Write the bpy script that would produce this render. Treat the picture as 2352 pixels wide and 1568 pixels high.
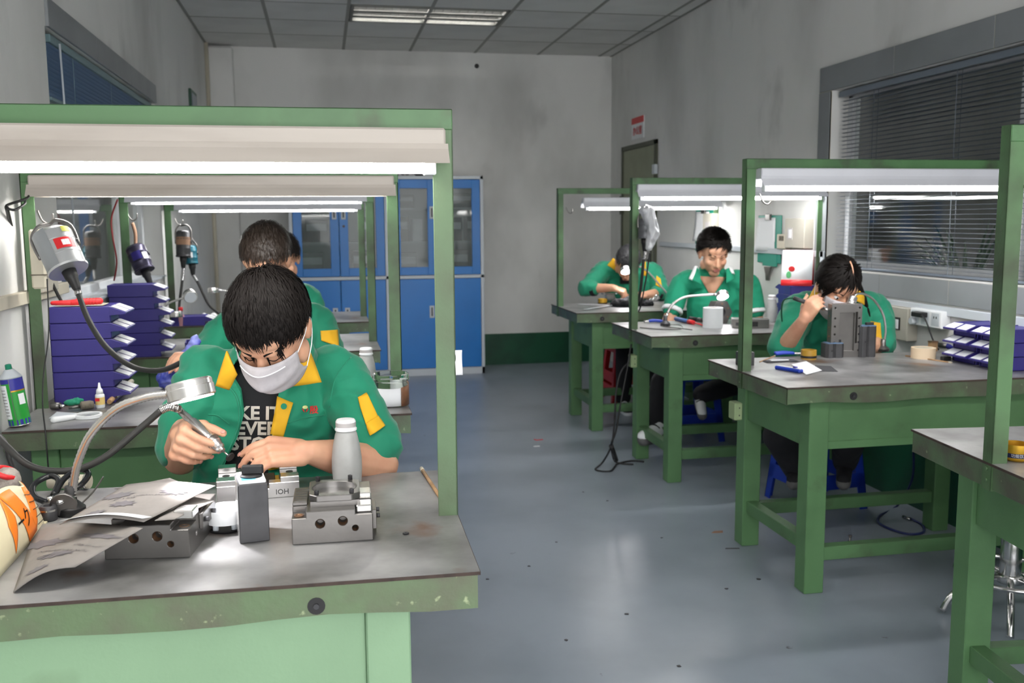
import bpy, bmesh, math, random
from mathutils import Vector, Matrix, noise
from mathutils.bvhtree import BVHTree
S = bpy.context.scene
for o in list(bpy.data.objects): bpy.data.objects.remove(o)
C = S.collection

# ---------------------------------------------------------------- camera
cd = bpy.data.cameras.new('camera'); cam = bpy.data.objects.new('camera', cd); C.objects.link(cam)
cd.sensor_fit = 'HORIZONTAL'; cd.sensor_width = 36.0; cd.lens = 33.35; cd.clip_start = 0.05
_r = Vector((0.980805, -0.194856, -0.007202)); _f = Vector((0.192403, 0.973132, -0.126476)); _u = Vector((0.031653, 0.122663, 0.991944))
cam.matrix_world = Matrix(((_r.x, _u.x, -_f.x, 0), (_r.y, _u.y, -_f.y, 0), (_r.z, _u.z, -_f.z, 1.40), (0, 0, 0, 1)))
cd.dof.use_dof = True; cd.dof.focus_distance = 2.15; cd.dof.aperture_fstop = 6.3
S.camera = cam
# ---------------------------------------------------------------- world, exposure
w = bpy.data.worlds.new('world'); S.world = w; w.use_nodes = True
bg = w.node_tree.nodes['Background']; bg.inputs[0].default_value = (1.0, 0.99, 0.985, 1); bg.inputs[1].default_value = 2.0
S.view_settings.view_transform = 'Standard'; S.view_settings.look = 'None'
S.view_settings.exposure = 1.6; S.view_settings.gamma = 1.0; S.view_settings.use_curve_mapping = False
TUBE = 20.0        # strength of the fluorescent tubes

# ---------------------------------------------------------------- materials
MATS = {}
def mat(name, col, rough=0.6, metal=0.0, var=0.0, scale=8.0, col2=None, lo=0.45, hi=0.65, bump=0.0, bscale=60.0, spec=0.5, stretch=None, detail=4.0, trans=0.0, emit=None, alpha=1.0, ior=1.45, sss=0.0, sheen=0.0, col3=None, scale3=3.0, lo3=.55, hi3=.7, coat=0.0):
    if name in MATS: return MATS[name]
    m = bpy.data.materials.new(name); m.use_nodes = True; MATS[name] = m
    nt = m.node_tree; N = nt.nodes; L = nt.links; b = N['Principled BSDF']
    b.inputs['Base Color'].default_value = (*col, 1); b.inputs['Roughness'].default_value = rough; b.inputs['Metallic'].default_value = metal
    b.inputs['Specular IOR Level'].default_value = spec; b.inputs['IOR'].default_value = ior
    if trans: b.inputs['Transmission Weight'].default_value = trans
    if alpha < 1: b.inputs['Alpha'].default_value = alpha
    if sss: b.inputs['Subsurface Weight'].default_value = sss; b.inputs['Subsurface Radius'].default_value = (.01, .004, .002)
    if sheen: b.inputs['Sheen Weight'].default_value = sheen
    if coat: b.inputs['Coat Weight'].default_value = coat
    if emit: b.inputs['Emission Color'].default_value = (*emit[0], 1); b.inputs['Emission Strength'].default_value = emit[1]
    if col2 is None and var: col2 = tuple(c * (1 - var) for c in col)
    if col2 is not None or bump:
        tc = N.new('ShaderNodeTexCoord'); mp = N.new('ShaderNodeMapping'); L.new(tc.outputs['Object'], mp.inputs[0])
        if stretch: mp.inputs['Scale'].default_value = stretch
    if col2 is not None:
        n = N.new('ShaderNodeTexNoise'); n.inputs['Scale'].default_value = scale; n.inputs['Detail'].default_value = detail; L.new(mp.outputs[0], n.inputs['Vector'])
        r = N.new('ShaderNodeValToRGB'); r.color_ramp.elements[0].position = lo; r.color_ramp.elements[1].position = hi
        r.color_ramp.elements[0].color = (*col, 1); r.color_ramp.elements[1].color = (*col2, 1)
        L.new(n.outputs['Fac'], r.inputs[0]); last = r.outputs[0]
        if col3 is not None:
            n3 = N.new('ShaderNodeTexNoise'); n3.inputs['Scale'].default_value = scale3; n3.inputs['Detail'].default_value = 6; L.new(mp.outputs[0], n3.inputs['Vector'])
            r3 = N.new('ShaderNodeValToRGB'); r3.color_ramp.elements[0].position = lo3; r3.color_ramp.elements[1].position = hi3
            r3.color_ramp.elements[0].color = (0, 0, 0, 1); r3.color_ramp.elements[1].color = (1, 1, 1, 1); L.new(n3.outputs['Fac'], r3.inputs[0])
            mx = N.new('ShaderNodeMix'); mx.data_type = 'RGBA'; L.new(r3.outputs[0], mx.inputs[0]); L.new(last, mx.inputs[6]); mx.inputs[7].default_value = (*col3, 1); last = mx.outputs[2]
        L.new(last, b.inputs['Base Color'])
    if bump:
        n2 = N.new('ShaderNodeTexNoise'); n2.inputs['Scale'].default_value = bscale; n2.inputs['Detail'].default_value = 3; L.new(mp.outputs[0], n2.inputs['Vector'])
        bp = N.new('ShaderNodeBump'); bp.inputs['Strength'].default_value = bump; bp.inputs['Distance'].default_value = 0.004
        L.new(n2.outputs['Fac'], bp.inputs['Height']); L.new(bp.outputs[0], b.inputs['Normal'])
    return m
def emat(name, col, strength):
    if name in MATS: return MATS[name]
    m = bpy.data.materials.new(name); m.use_nodes = True; MATS[name] = m
    nt = m.node_tree; nt.nodes.clear(); e = nt.nodes.new('ShaderNodeEmission'); e.inputs[0].default_value = (*col, 1); e.inputs[1].default_value = strength
    o = nt.nodes.new('ShaderNodeOutputMaterial'); nt.links.new(e.outputs[0], o.inputs[0]); return m

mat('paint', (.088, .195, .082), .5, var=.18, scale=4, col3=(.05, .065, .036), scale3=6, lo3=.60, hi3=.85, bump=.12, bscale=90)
mat('paint_mint_lit', (.24, .385, .235), .5, var=.08, scale=3, col3=(.16, .24, .14), scale3=5, lo3=.62, hi3=.95, bump=.10, bscale=90)  # near bench panel and legs: mint, with the fill light put into the colour
mat('post_lit', (.105, .180, .09), .5, col2=(.085, .105, .06), scale=4, lo=.45, hi=.75, bump=.15, bscale=90)  # lit copy of the post paint: nearness to the fill is in its colour
mat('beam_lit', (.085, .185, .08), .45, var=.25, scale=5, col3=(.07, .09, .05), scale3=9, lo3=.55, hi3=.75, bump=.08)  # near beam, its colour lightened for the fill that reaches it
mat('rim_lit', (.120, .180, .092), .45, col2=(.115, .118, .08), scale=7, lo=.40, hi=.62, col3=(.32, .38, .22), scale3=38, lo3=.64, hi3=.70, bump=.2, bscale=70)  # near rim: scratched like the others, base paler to carry the fill light
mat('paint_rim', (.090, .150, .075), .45, col2=(.075, .08, .055), scale=7, lo=.40, hi=.62, col3=(.2, .25, .15), scale3=38, lo3=.66, hi3=.72, bump=.2, bscale=70)
mat('paint_post', (.085, .180, .075), .5, col2=(.045, .055, .032), scale=4, lo=.42, hi=.7, bump=.15, bscale=90)
mat('paint_beam', (.080, .185, .075), .45, var=.3, scale=5, col3=(.05, .06, .04), scale3=9, lo3=.55, hi3=.72, bump=.08)
mat('steel_top', (.33, .33, .33), .36, metal=.35, col2=(.085, .083, .08), scale=5, lo=.36, hi=.70, col3=(.15, .085, .055), scale3=4.5, lo3=.63, hi3=.72, bump=.10, bscale=45, detail=8)
mat('wall', (.70, .70, .685), .8, col2=(.50, .50, .485), scale=1.4, lo=.45, hi=.75, col3=(.36, .36, .35), scale3=2.2, lo3=.62, hi3=.85, bump=.1, bscale=40, stretch=(1, 1, .55))
mat('dado', (.006, .075, .035), .4, col2=(.004, .05, .025), scale=4, col3=(.5, .5, .48), scale3=22, lo3=.74, hi3=.76)
mat('floor', (.270, .312, .365), .30, col2=(.222, .260, .305), scale=2.0, lo=.4, hi=.65, col3=(.06, .06, .06), scale3=14, lo3=.72, hi3=.78, bump=.05, bscale=14)
mat('ceiling_tile', (.66, .66, .645), .9, var=.1, scale=2, bump=.25, bscale=160)
mat('tee', (.24, .24, .22), .5, metal=.3)
mat('grey_tile', (.235, .25, .262), .45, var=.12, scale=3)
mat('grout', (.55, .5, .36), .9)
mat('white_frame', (.66, .68, .70), .4, var=.08)
mat('alu', (.55, .56, .57), .35, metal=.7)
mat('lamp_white', (.46, .415, .37), .5, var=.12, scale=4, col3=(.29, .245, .205), scale3=3.0, lo3=.55, hi3=.8, stretch=(.35, 1, 3))
mat('lamp_clean', (.66, .67, .72), .4, var=.06, scale=5)
emat('tube_light', (1.0, .985, .95), TUBE)
emat('led', (1.0, .97, 1.0), 10)
mat('chrome', (.62, .62, .62), .18, metal=1.0, bump=.03)
mat('steel', (.19, .182, .175), .36, metal=.85, var=.2, scale=7, bump=.05, bscale=90)
mat('steel_bright', (.60, .59, .58), .25, metal=.9, var=.12, scale=10)
mat('steel_dark', (.075, .075, .08), .48, metal=.55, var=.35, scale=9, bump=.05)
mat('bronze', (.34, .20, .12), .35, metal=.8)
mat('black', (.012, .012, .013), .5)
mat('black_gloss', (.012, .013, .015), .22)
mat('rubber', (.025, .025, .024), .45)
mat('glass', (.9, .95, .93), .02, trans=1.0, ior=1.1)
mat('jacket', (.008, .235, .130), .75, col2=(.006, .185, .105), scale=5, lo=.4, hi=.65, bump=.9, bscale=13, sheen=.15)
mat('yellow', (.76, .42, .015), .75, var=.15, scale=9, bump=.06, bscale=300)
mat('black_cloth', (.010, .010, .013), .85, bump=.08, bscale=300)
mat('dark_trousers', (.012, .012, .016), .85)
mat('skin', (.60, .335, .215), .48, col2=(.54, .265, .17), scale=14, lo=.4, hi=.7, sss=.06, bump=.05, bscale=120)
mat('nail', (.58, .27, .22), .3)
mat('lip', (.36, .125, .10), .45)
mat('hair', (.007, .0055, .005), .62, spec=.14)
mat('hair_brown', (.035, .024, .018), .42)
mat('hair_grey', (.03, .03, .032), .55, spec=.3)
mat('mask', (.43, .41, .43), .85, var=.08, scale=60, bump=.12, bscale=200)
mat('blue_plastic', (.036, .028, .205), .4, var=.25, scale=4)
mat('label', (.78, .80, .82), .6)
mat('cab_blue', (.003, .165, .53), .35, var=.1, scale=2)
mat('cab_white', (.52, .56, .60), .4)
mat('paper', (.74, .75, .78), .8)
mat('wood', (.40, .24, .12), .6, var=.3, scale=20, stretch=(1, 1, .2))
mat('red', (.62, .02, .025), .4)
mat('blue', (.015, .05, .42), .45, var=.2)
mat('gold', (.55, .32, .03), .3, metal=.6)
mat('cream', (.56, .52, .42), .6, var=.1)
mat('beige_box', (.42, .40, .34), .5, var=.08)
M = MATS

# ---------------------------------------------------------------- mesh helpers
def rz(a): return Matrix.Rotation(a, 4, 'Z')
def V(*a): return Vector(a)
class MB:
    """collects shapes; build() links them as one mesh object"""
    def __init__(s): s.bm = bmesh.new(); s.mi = 0; s.mats = []
    def m(s, name):
        if name not in s.mats: s.mats.append(name)
        s.mi = s.mats.index(name); return s
    def _add(s, vs, fs, smooth=False):
        bv = [s.bm.verts.new(v) for v in vs]
        for f in fs:
            try: F = s.bm.faces.new([bv[i] for i in f]); F.material_index = s.mi; F.smooth = smooth
            except ValueError: pass
        return bv
    def box(s, c, d, M4=None):
        x, y, z = d[0] / 2, d[1] / 2, d[2] / 2; c = Vector(c)
        vs = [Vector((sx * x, sy * y, sz * z)) for sz in (-1, 1) for sy in (-1, 1) for sx in (-1, 1)]
        if M4 is not None: vs = [M4.to_3x3() @ v for v in vs]
        s._add([c + v for v in vs], [(0, 2, 3, 1), (4, 5, 7, 6), (0, 1, 5, 4), (2, 6, 7, 3), (0, 4, 6, 2), (1, 3, 7, 5)]); return s
    def b2(s, a, b):
        return s.box([(a[i] + b[i]) / 2 for i in range(3)], [abs(b[i] - a[i]) for i in range(3)])
    def prism(s, poly, a, b, axis='z', M4=None):
        """poly in the two axes other than axis, extruded from a to b"""
        n = len(poly)
        def P(p, t): return {'z': Vector((p[0], p[1], t)), 'y': Vector((p[0], t, p[1])), 'x': Vector((t, p[0], p[1]))}[axis]
        vs = [P(p, a) for p in poly] + [P(p, b) for p in poly]
        if M4 is not None: vs = [M4 @ v for v in vs]
        s._add(vs, [tuple(range(n))[::-1], tuple(range(n, 2 * n))] + [(i, (i + 1) % n, n + (i + 1) % n, n + i) for i in range(n)]); return s
    def lathe(s, prof, c=(0, 0, 0), n=20, axis=(0, 0, 1), cap=True, smooth=True):
        c = Vector(c); q = Vector((0, 0, 1)).rotation_difference(Vector(axis).normalized())
        vs = []; fs = []
        if len(prof) > 2 and smooth:                       # sharp profile corners get two rings of their own
            pp = [prof[0]]; skip = set()
            for i in range(1, len(prof) - 1):
                d0 = Vector((prof[i][0] - prof[i - 1][0], prof[i][1] - prof[i - 1][1])); d1 = Vector((prof[i + 1][0] - prof[i][0], prof[i + 1][1] - prof[i][1]))
                pp.append(prof[i])
                if d0.length > 1e-7 and d1.length > 1e-7 and abs(d0.angle(d1)) > .65: skip.add(len(pp) - 1); pp.append(prof[i])
            pp.append(prof[-1]); prof = pp
        else: skip = set()
        for r, z in prof:
            for k in range(n):
                a = 2 * math.pi * k / n; vs.append(c + q @ Vector((r * math.cos(a), r * math.sin(a), z)))
        for i in range(len(prof) - 1):
            if i in skip: continue
            for k in range(n): fs.append((i * n + k, i * n + (k + 1) % n, (i + 1) * n + (k + 1) % n, (i + 1) * n + k))
        bv = s._add(vs, fs, smooth)
        if cap:
            for i, rev in ((0, True), (len(prof) - 1, False)):
                ring = [bv[i * n + k] for k in range(n)]
                if prof[i][0] > 1e-6:
                    try: F = s.bm.faces.new(ring[::-1] if rev else ring); F.material_index = s.mi
                    except ValueError: pass
        return s
    def cyl(s, a, b, r0, r1=None, n=16, smooth=True):
        a = Vector(a); b = Vector(b); r1 = r0 if r1 is None else r1
        return s.lathe([(r0, 0), (r1, (b - a).length)], a, n, b - a, True, smooth)
    def ell(s, c, r, M4=None, nu=16, nv=10):
        c = Vector(c); vs = []; fs = []
        for i in range(1, nv):
            th = math.pi * i / nv
            for k in range(nu):
                a = 2 * math.pi * k / nu; v = Vector((r[0] * math.sin(th) * math.cos(a), r[1] * math.sin(th) * math.sin(a), r[2] * math.cos(th)))
                vs.append(c + (M4.to_3x3() @ v if M4 is not None else v))
        top = Vector((0, 0, r[2]))
        if M4 is not None: top = M4.to_3x3() @ top
        vs += [c + top, c - top]; T = len(vs) - 2; B = T + 1
        for i in range(nv - 2):
            for k in range(nu): fs.append((i * nu + k, (i + 1) * nu + k, (i + 1) * nu + (k + 1) % nu, i * nu + (k + 1) % nu))
        for k in range(nu): fs.append((T, k, (k + 1) % nu)); fs.append((B, (nv - 2) * nu + (k + 1) % nu, (nv - 2) * nu + k))
        s._add(vs, fs, True); return s
    def cap(s, a, ra, b, rb, n=12):
        """tapered capsule (for organic unions)"""
        a = Vector(a); b = Vector(b); L = (b - a).length
        prof = [(max(ra * math.sin(t), 1e-5), -ra * math.cos(t)) for t in [math.pi / 2 * k / 4 for k in range(5)]] + [(max(rb * math.cos(t), 1e-5), L + rb * math.sin(t)) for t in [math.pi / 2 * k / 4 for k in range(5)]]
        return s.lathe(prof, a, n, (b - a) if L > 1e-6 else (0, 0, 1), True)
    def chain(s, pts, n=12):
        for (a, ra), (b, rb) in zip(pts[:-1], pts[1:]): s.cap(a, ra, b, rb, n)
        return s
    def tube(s, pts, r, n=8, sm=6, closed=False):
        pts = curve(pts, sm) if sm > 1 else [Vector(p) for p in pts]
        N = len(pts); vs = []; fs = []; up = Vector((0, 0, 1)); prev = None
        for i, p in enumerate(pts):
            t = (pts[min(i + 1, N - 1)] - pts[max(i - 1, 0)]).normalized()
            if prev is None:
                u = t.cross(up);  u = t.cross(Vector((1, 0, 0))) if u.length < 1e-3 else u
            else: u = prev - t * prev.dot(t)
            u.normalize(); prev = u; v = t.cross(u); rr = r[min(i * len(r) // N, len(r) - 1)] if isinstance(r, (list, tuple)) else (r(i / (N - 1)) if callable(r) else r)
            for k in range(n): a = 2 * math.pi * k / n; vs.append(p + u * math.cos(a) * rr + v * math.sin(a) * rr)
        for i in range(N - 1):
            for k in range(n): fs.append((i * n + k, i * n + (k + 1) % n, (i + 1) * n + (k + 1) % n, (i + 1) * n + k))
        fs += [tuple(range(n))[::-1], tuple((N - 1) * n + k for k in range(n))]
        s._add(vs, fs, True); return s
    def grid(s, fn, nu, nv, thick=0.0, smooth=True):
        """fn(u,v)->point ; an open sheet, given thickness"""
        vs = [Vector(fn(i / nu, j / nv)) for j in range(nv + 1) for i in range(nu + 1)]; W = nu + 1
        fs = [(j * W + i, j * W + i + 1, (j + 1) * W + i + 1, (j + 1) * W + i) for j in range(nv) for i in range(nu)]
        if not thick: s._add(vs, fs, smooth); return s
        nrm = [Vector() for _ in vs]
        for f in fs:
            n = (vs[f[1]] - vs[f[0]]).cross(vs[f[3]] - vs[f[0]])
            for i in f: nrm[i] += n
        K = len(vs); vs2 = [v - n.normalized() * thick for v, n in zip(vs, nrm)]
        fs2 = [tuple(i + K for i in f[::-1]) for f in fs]; e = []
        bd = [i for i in range(W)] + [j * W + nu for j in range(1, nv + 1)] + [nv * W + i for i in range(nu - 1, -1, -1)] + [j * W for j in range(nv - 1, 0, -1)]
        for a, b in zip(bd, bd[1:] + bd[:1]): e.append((b, a, a + K, b + K))
        s._add(vs + vs2, fs + fs2 + e, smooth); return s
    def done(s, name='m'):
        bmesh.ops.recalc_face_normals(s.bm, faces=s.bm.faces)
        me = bpy.data.meshes.new(name); s.bm.to_mesh(me); s.bm.free()
        for n in s.mats: me.materials.append(M[n])
        return me
    def build(s, name, material=None, parent=None, bevel=0.0, loc=None):
        if material and not s.mats: s.mats = [material]
        return obj(name, s.done(name), parent, bevel, loc)
def curve(pts, k):
    P = [Vector(p) for p in pts]; out = []
    for i in range(len(P) - 1):
        p0 = P[max(i - 1, 0)]; p1 = P[i]; p2 = P[i + 1]; p3 = P[min(i + 2, len(P) - 1)]
        for j in range(k):
            t = j / k; out.append(.5 * ((2 * p1) + (-p0 + p2) * t + (2 * p0 - 5 * p1 + 4 * p2 - p3) * t * t + (-p0 + 3 * p1 - 3 * p2 + p3) * t ** 3))
    return out + [P[-1]]
def obj(name, me, parent=None, bevel=0.0, loc=None):
    o = bpy.data.objects.new(name, me); C.objects.link(o)
    if parent is not None: o.parent = parent
    if loc is not None: o.location = loc
    if bevel:
        b = o.modifiers.new('bevel', 'BEVEL'); b.width = bevel; b.segments = 1; b.limit_method = 'ANGLE'
    return o
def tag(o, label=None, cat=None, group=None, kind=None):
    if label: o['label'] = label
    if cat: o['category'] = cat
    if group: o['group'] = group
    if kind: o['kind'] = kind
    return o
def thing(name, label, cat, loc=(0, 0, 0), rot=0.0, group=None):
    o = bpy.data.objects.new(name, None); C.objects.link(o); o.location = loc; o.rotation_euler = (0, 0, rot); o.empty_display_size = .05
    return tag(o, label, cat, group)
def struct(name, mb, material=None, parent=None, bevel=0.0):
    return tag(mb.build(name, material, parent, bevel), kind='structure' if parent is None else None)
def copy_tree(o, parent=None, loc=None, rot=None, label=None, group=None):
    c = o.copy(); C.objects.link(c); c.parent = parent
    if loc is not None: c.location = loc
    if rot is not None: c.rotation_euler = (0, 0, rot)
    if label: c['label'] = label
    if group: c['group'] = group
    for ch in list(o.children): copy_tree(ch, c)
    return c
def baked(o):
    """apply all modifiers"""
    dg = bpy.context.evaluated_depsgraph_get(); dg.update()
    me = bpy.data.meshes.new_from_object(o.evaluated_get(dg)); old = o.data
    o.modifiers.clear(); o.data = me; return o
def cut(o, cutter_mb):
    co = obj('cutter', cutter_mb.done()); co.parent = o.parent
    b = o.modifiers.new('cut', 'BOOLEAN'); b.operation = 'DIFFERENCE'; b.object = co; b.solver = 'EXACT'
    baked(o); bpy.data.objects.remove(co); return o
def organic(mb, name, material, parent, voxel=.006, smooth=6, wrinkle=None):
    """one continuous surface from overlapping shapes"""
    o = mb.build(name, material, parent)
    r = o.modifiers.new('r', 'REMESH'); r.mode = 'VOXEL'; r.voxel_size = voxel; r.use_smooth_shade = True
    sm = o.modifiers.new('s', 'SMOOTH'); sm.iterations = smooth; sm.factor = .5
    baked(o)
    if wrinkle:
        vs = o.data.vertices; n = len(vs); co = [0.0] * (3 * n); no = [0.0] * (3 * n)
        vs.foreach_get('co', co); o.data.vertex_normals.foreach_get('vector', no)
        for i in range(n):
            d = wrinkle(Vector(co[3 * i:3 * i + 3]))
            for k in range(3): co[3 * i + k] += no[3 * i + k] * d
        vs.foreach_set('co', co); o.data.update()
    for p in o.data.polygons: p.use_smooth = True
    return o
def text_mesh(txt, size, depth=.0006, bold=0.0, align='CENTER'):
    cu = bpy.data.curves.new('lettering', 'FONT'); cu.body = txt; cu.size = size; cu.extrude = depth / 2; cu.align_x = align; cu.align_y = 'CENTER'; cu.offset = bold
    cu.resolution_u = 2
    o = bpy.data.objects.new('lettering', cu); C.objects.link(o); dg = bpy.context.evaluated_depsgraph_get(); dg.update()
    me = bpy.data.meshes.new_from_object(o.evaluated_get(dg)); bpy.data.objects.remove(o); return me
def lettering(txt, size, material, parent, M4, name='lettering', bold=0.0, project=None):
    me = text_mesh(txt, size, bold=bold); me.transform(M4); me.materials.clear(); me.materials.append(M[material])
    return obj(name, me, parent)
def frame(o, x, y):
    """matrix with origin o, local x and y axes"""
    x = Vector(x).normalized(); y = Vector(y); z = x.cross(y).normalized(); y = z.cross(x)
    return Matrix(((x.x, y.x, z.x, o[0]), (x.y, y.y, z.y, o[1]), (x.z, y.z, z.z, o[2]), (0, 0, 0, 1)))
def rnd(a, b): return random.uniform(a, b)
random.seed(7)

# more materials
mat('window_glass', (.9, .95, .93), .02, trans=1.0, ior=1.5)
mat('slat_grey', (.20, .235, .285), .3, metal=.3)
mat('rail_teal', (.16, .25, .27), .4)
mat('door', (.255, .275, .19), .5, var=.08)
mat('leaf', (.06, .14, .07), .5, var=.3)
mat('clay', (.28, .16, .1), .8)
mat('glass_dark', (.55, .6, .6), .04, trans=.85, ior=1.25)
mat('cab_dark', (.12, .12, .12), .7)
mat('rust_edge', (.055, .035, .028), .7, var=.4, scale=30)
mat('emblem_pale', (.62, .66, .28), .7)
mat('print', (.62, .58, .52), .8)
mat('polo', (.012, .30, .165), .8, var=.12, scale=6, bump=.1, bscale=350)
mat('stool_blue', (.008, .035, .34), .4, var=.2)
mat('milky', (.45, .46, .45), .4, trans=.25, var=.10, scale=30, bump=.05)
mat('cyan', (.12, .50, .75), .5)
mat('sand_back', (.215, .198, .185), .8, var=.06, scale=40)
mat('sand_grit', (.05, .05, .055), .9)
mat('pouch', (.68, .62, .42), .5, var=.08)
mat('glove', (.36, .32, .29), .95, var=.3, scale=60, bump=.6, bscale=200)
mat('can_green', (.02, .30, .04), .35)
mat('gold_label', (.75, .55, .2), .5)
mat('beige_dark', (.16, .14, .11), .9, var=.3, scale=60)
mat('brown_paper', (.20, .09, .045), .5, var=.4, scale=25, bump=.3)
mat('yellow_green', (.42, .42, .04), .5)
mat('purple_metal', (.055, .05, .085), .3, metal=.5)
mat('teal', (.01, .12, .17), .4)
mat('wire_red', (.25, .03, .03), .5)
mat('bag_blue', (.05, .07, .38), .35, col2=(.22, .25, .6), scale=14, lo=.45, hi=.6)
mat('pink', (.6, .3, .33), .4)
mat('amber', (.38, .22, .03), .3)
mat('mask_tape', (.66, .52, .36), .6)
mat('leaf_print', (.1, .4, .16), .7)
mat('blue_pale', (.09, .17, .42), .45)
mat('grey_ribbed', (.12, .125, .135), .4, metal=.3)
mat('bag_white', (.62, .63, .66), .35, trans=.3)
mat('can_navy', (.012, .014, .05), .4)
mat('clip_teal', (.02, .27, .20), .5)
mat('socket_green', (.26, .34, .18), .5)
mat('hose_blue', (.02, .03, .12), .4)
# ================================================================ the room
XL, XR, YB, ZC = -.96, 2.79, 9.05, 2.96
Y0 = -2.6
struct('floor', MB().b2((-2.4, Y0, -.05), (4.3, YB + .2, 0)), 'floor')
# back wall with the pillar in its corner
wb = struct('wall_back', MB().b2((-2.4, YB, 0), (4.3, YB + .2, ZC + .2)), 'wall')
MB().b2((-.94, YB - .13, 0), (-.73, YB, ZC - .03)).build('pillar', 'wall', wb, .006)
MB().cyl((1.471, YB - .004, 2.84), (1.471, YB + .03, 2.84), .022, n=14).build('vent_hole', 'black', wb)
struct('baseboard_back', MB().b2((-.73, YB - .004, 0), (XR, YB, .305)), 'dado')
# right wall, window opening y 2.2..4.93, z 1.12..2.10
struct('wall_right', MB().b2((XR, 4.93, 0), (XR + .16, YB, ZC)).b2((XR, Y0, 0), (XR + .16, 2.2, ZC)).b2((XR, 2.2, 0), (XR + .16, 4.93, 1.12)).b2((XR, 2.2, 2.10), (XR + .16, 4.93, ZC)), 'wall')
struct('baseboard_right', MB().b2((XR - .004, Y0, 0), (XR, 7.70, .38)), 'dado')
# left wall: the window lies between 3.82 and 6.15
struct('wall_left', MB().b2((XL - .16, Y0, 0), (XL, 3.80, ZC)).b2((XL - .16, 6.12, 0), (XL, YB, ZC)).b2((XL - .16, 3.80, 0), (XL, 6.12, 1.08)).b2((XL - .16, 3.80, 2.11), (XL, 6.12, ZC)), 'wall')
# rooms behind the windows
struct('wall_outer_right', MB().b2((4.2, Y0, 0), (4.3, YB, ZC)), 'wall')
struct('wall_outer_left', MB().b2((-2.4, Y0, 0), (-2.3, YB, ZC)), 'wall')
# ceiling: slab, tee bars, tiles
ce = struct('ceiling', MB().b2((-2.4, Y0, ZC + .02), (4.3, YB + .2, ZC + .1)), 'wall')
T = .606; gx0 = -.366 - T; gy0 = YB - .63
xs = [XL] + [gx0 + T * k for k in range(1, 7)] + [XR]
ys = []; y = gy0
while y > 3.0: ys.append(y); y -= T
ys = [YB] + ys
mb = MB()
for x in xs[1:-1]: mb.b2((x - .013, 3.0, ZC - .002), (x + .013, YB, ZC + .019))
for yy in ys[1:]: mb.b2((XL, yy - .009, ZC - .001), (XR, yy + .009, ZC + .019))
mb.build('tee_bars', 'tee', ce)
struct('trim_1', MB().b2((XR - .02, Y0, ZC - .004), (XR, YB, ZC + .018)), 'tee')
struct('trim_2', MB().b2((XL, Y0, ZC - .004), (XL + .02, YB, ZC + .018)), 'tee')
LX0, LX1 = xs[2], xs[4]
meshes = {}
for i in range(len(xs) - 1):
    for j in range(len(ys) - 1):
        a, b = xs[i], xs[i + 1]; c, d = ys[j + 1], ys[j]
        if i in (2, 3) and abs((c + d) / 2 - (ys[2] - .5 * T)) < .05: continue
        key = (round(b - a, 3), round(d - c, 3))
        if key not in meshes:
            h = MB().b2((-(b - a) / 2 + .011, -(d - c) / 2 + .007, 0), ((b - a) / 2 - .011, (d - c) / 2 - .007, .016)); h.mats = ['ceiling_tile']; meshes[key] = h.done('ceiling_tile')
        obj('ceiling_tile', meshes[key], ce, 0, ((a + b) / 2, (c + d) / 2, ZC + rnd(-.0005, .001)))
struct('ceiling_front', MB().b2((XL, Y0, ZC), (XR, 3.0, ZC + .019)), 'ceiling_tile')
# recessed louvre light
ly1 = ys[2]; ly0 = ly1 - T
t = thing('ceiling_light', 'recessed ceiling light with three bright tubes behind silver louvres', 'ceiling light', ((LX0 + LX1) / 2, (ly0 + ly1) / 2, ZC))
W = (LX1 - LX0) / 2 - .02; D = T / 2 - .02
MB().b2((-W, -D, .06), (W, D, .065)).build('housing', 'cab_white', t)
fr = MB().b2((-W, -D, -.004), (W, -D + .035, .06)).b2((-W, D - .035, -.004), (W, D, .06)).b2((-W, -D, -.004), (-W + .02, D, .06)).b2((W - .02, -D, -.004), (W, D, .06))
for yy in (-.085, .085): fr.b2((-W, yy - .038, -.004), (W, yy + .038, .0))
fr.build('frame', 'tee', t)
LV = MB().box((0, 0, 0), (.002, .096, .016)); LV.mats = ['chrome']; LV = LV.done('louvre')
for yy in (-.19, 0, .19):
    MB().cyl((-W + .03, yy, .03), (W - .03, yy, .03), .013, n=8).build('tube', None, t).data.materials.append(emat('ceiling_tube', (1, .97, .93), 18.0))
    for q in range(18):
        x = -W + .05 + q * (2 * W - .1) / 17; obj('louvre', LV, t, 0, (x, yy, .006))
for k, yy in enumerate((4 * T, 8 * T)):  # unseen copies of the light, added to raise the room's ambient
    copy_tree(t, None, (t.location.x, t.location.y - yy, ZC), None, ('unseen louvre light added above the middle benches for more ambient light', 'unseen louvre light added above the first benches for more ambient light')[k])
copy_tree(t, None, (-1.68, 5.2, ZC), None, 'unseen louvre light added to brighten the corridor behind the left window')  # no lamp in view here; added to brighten the corridor behind the glass
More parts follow.
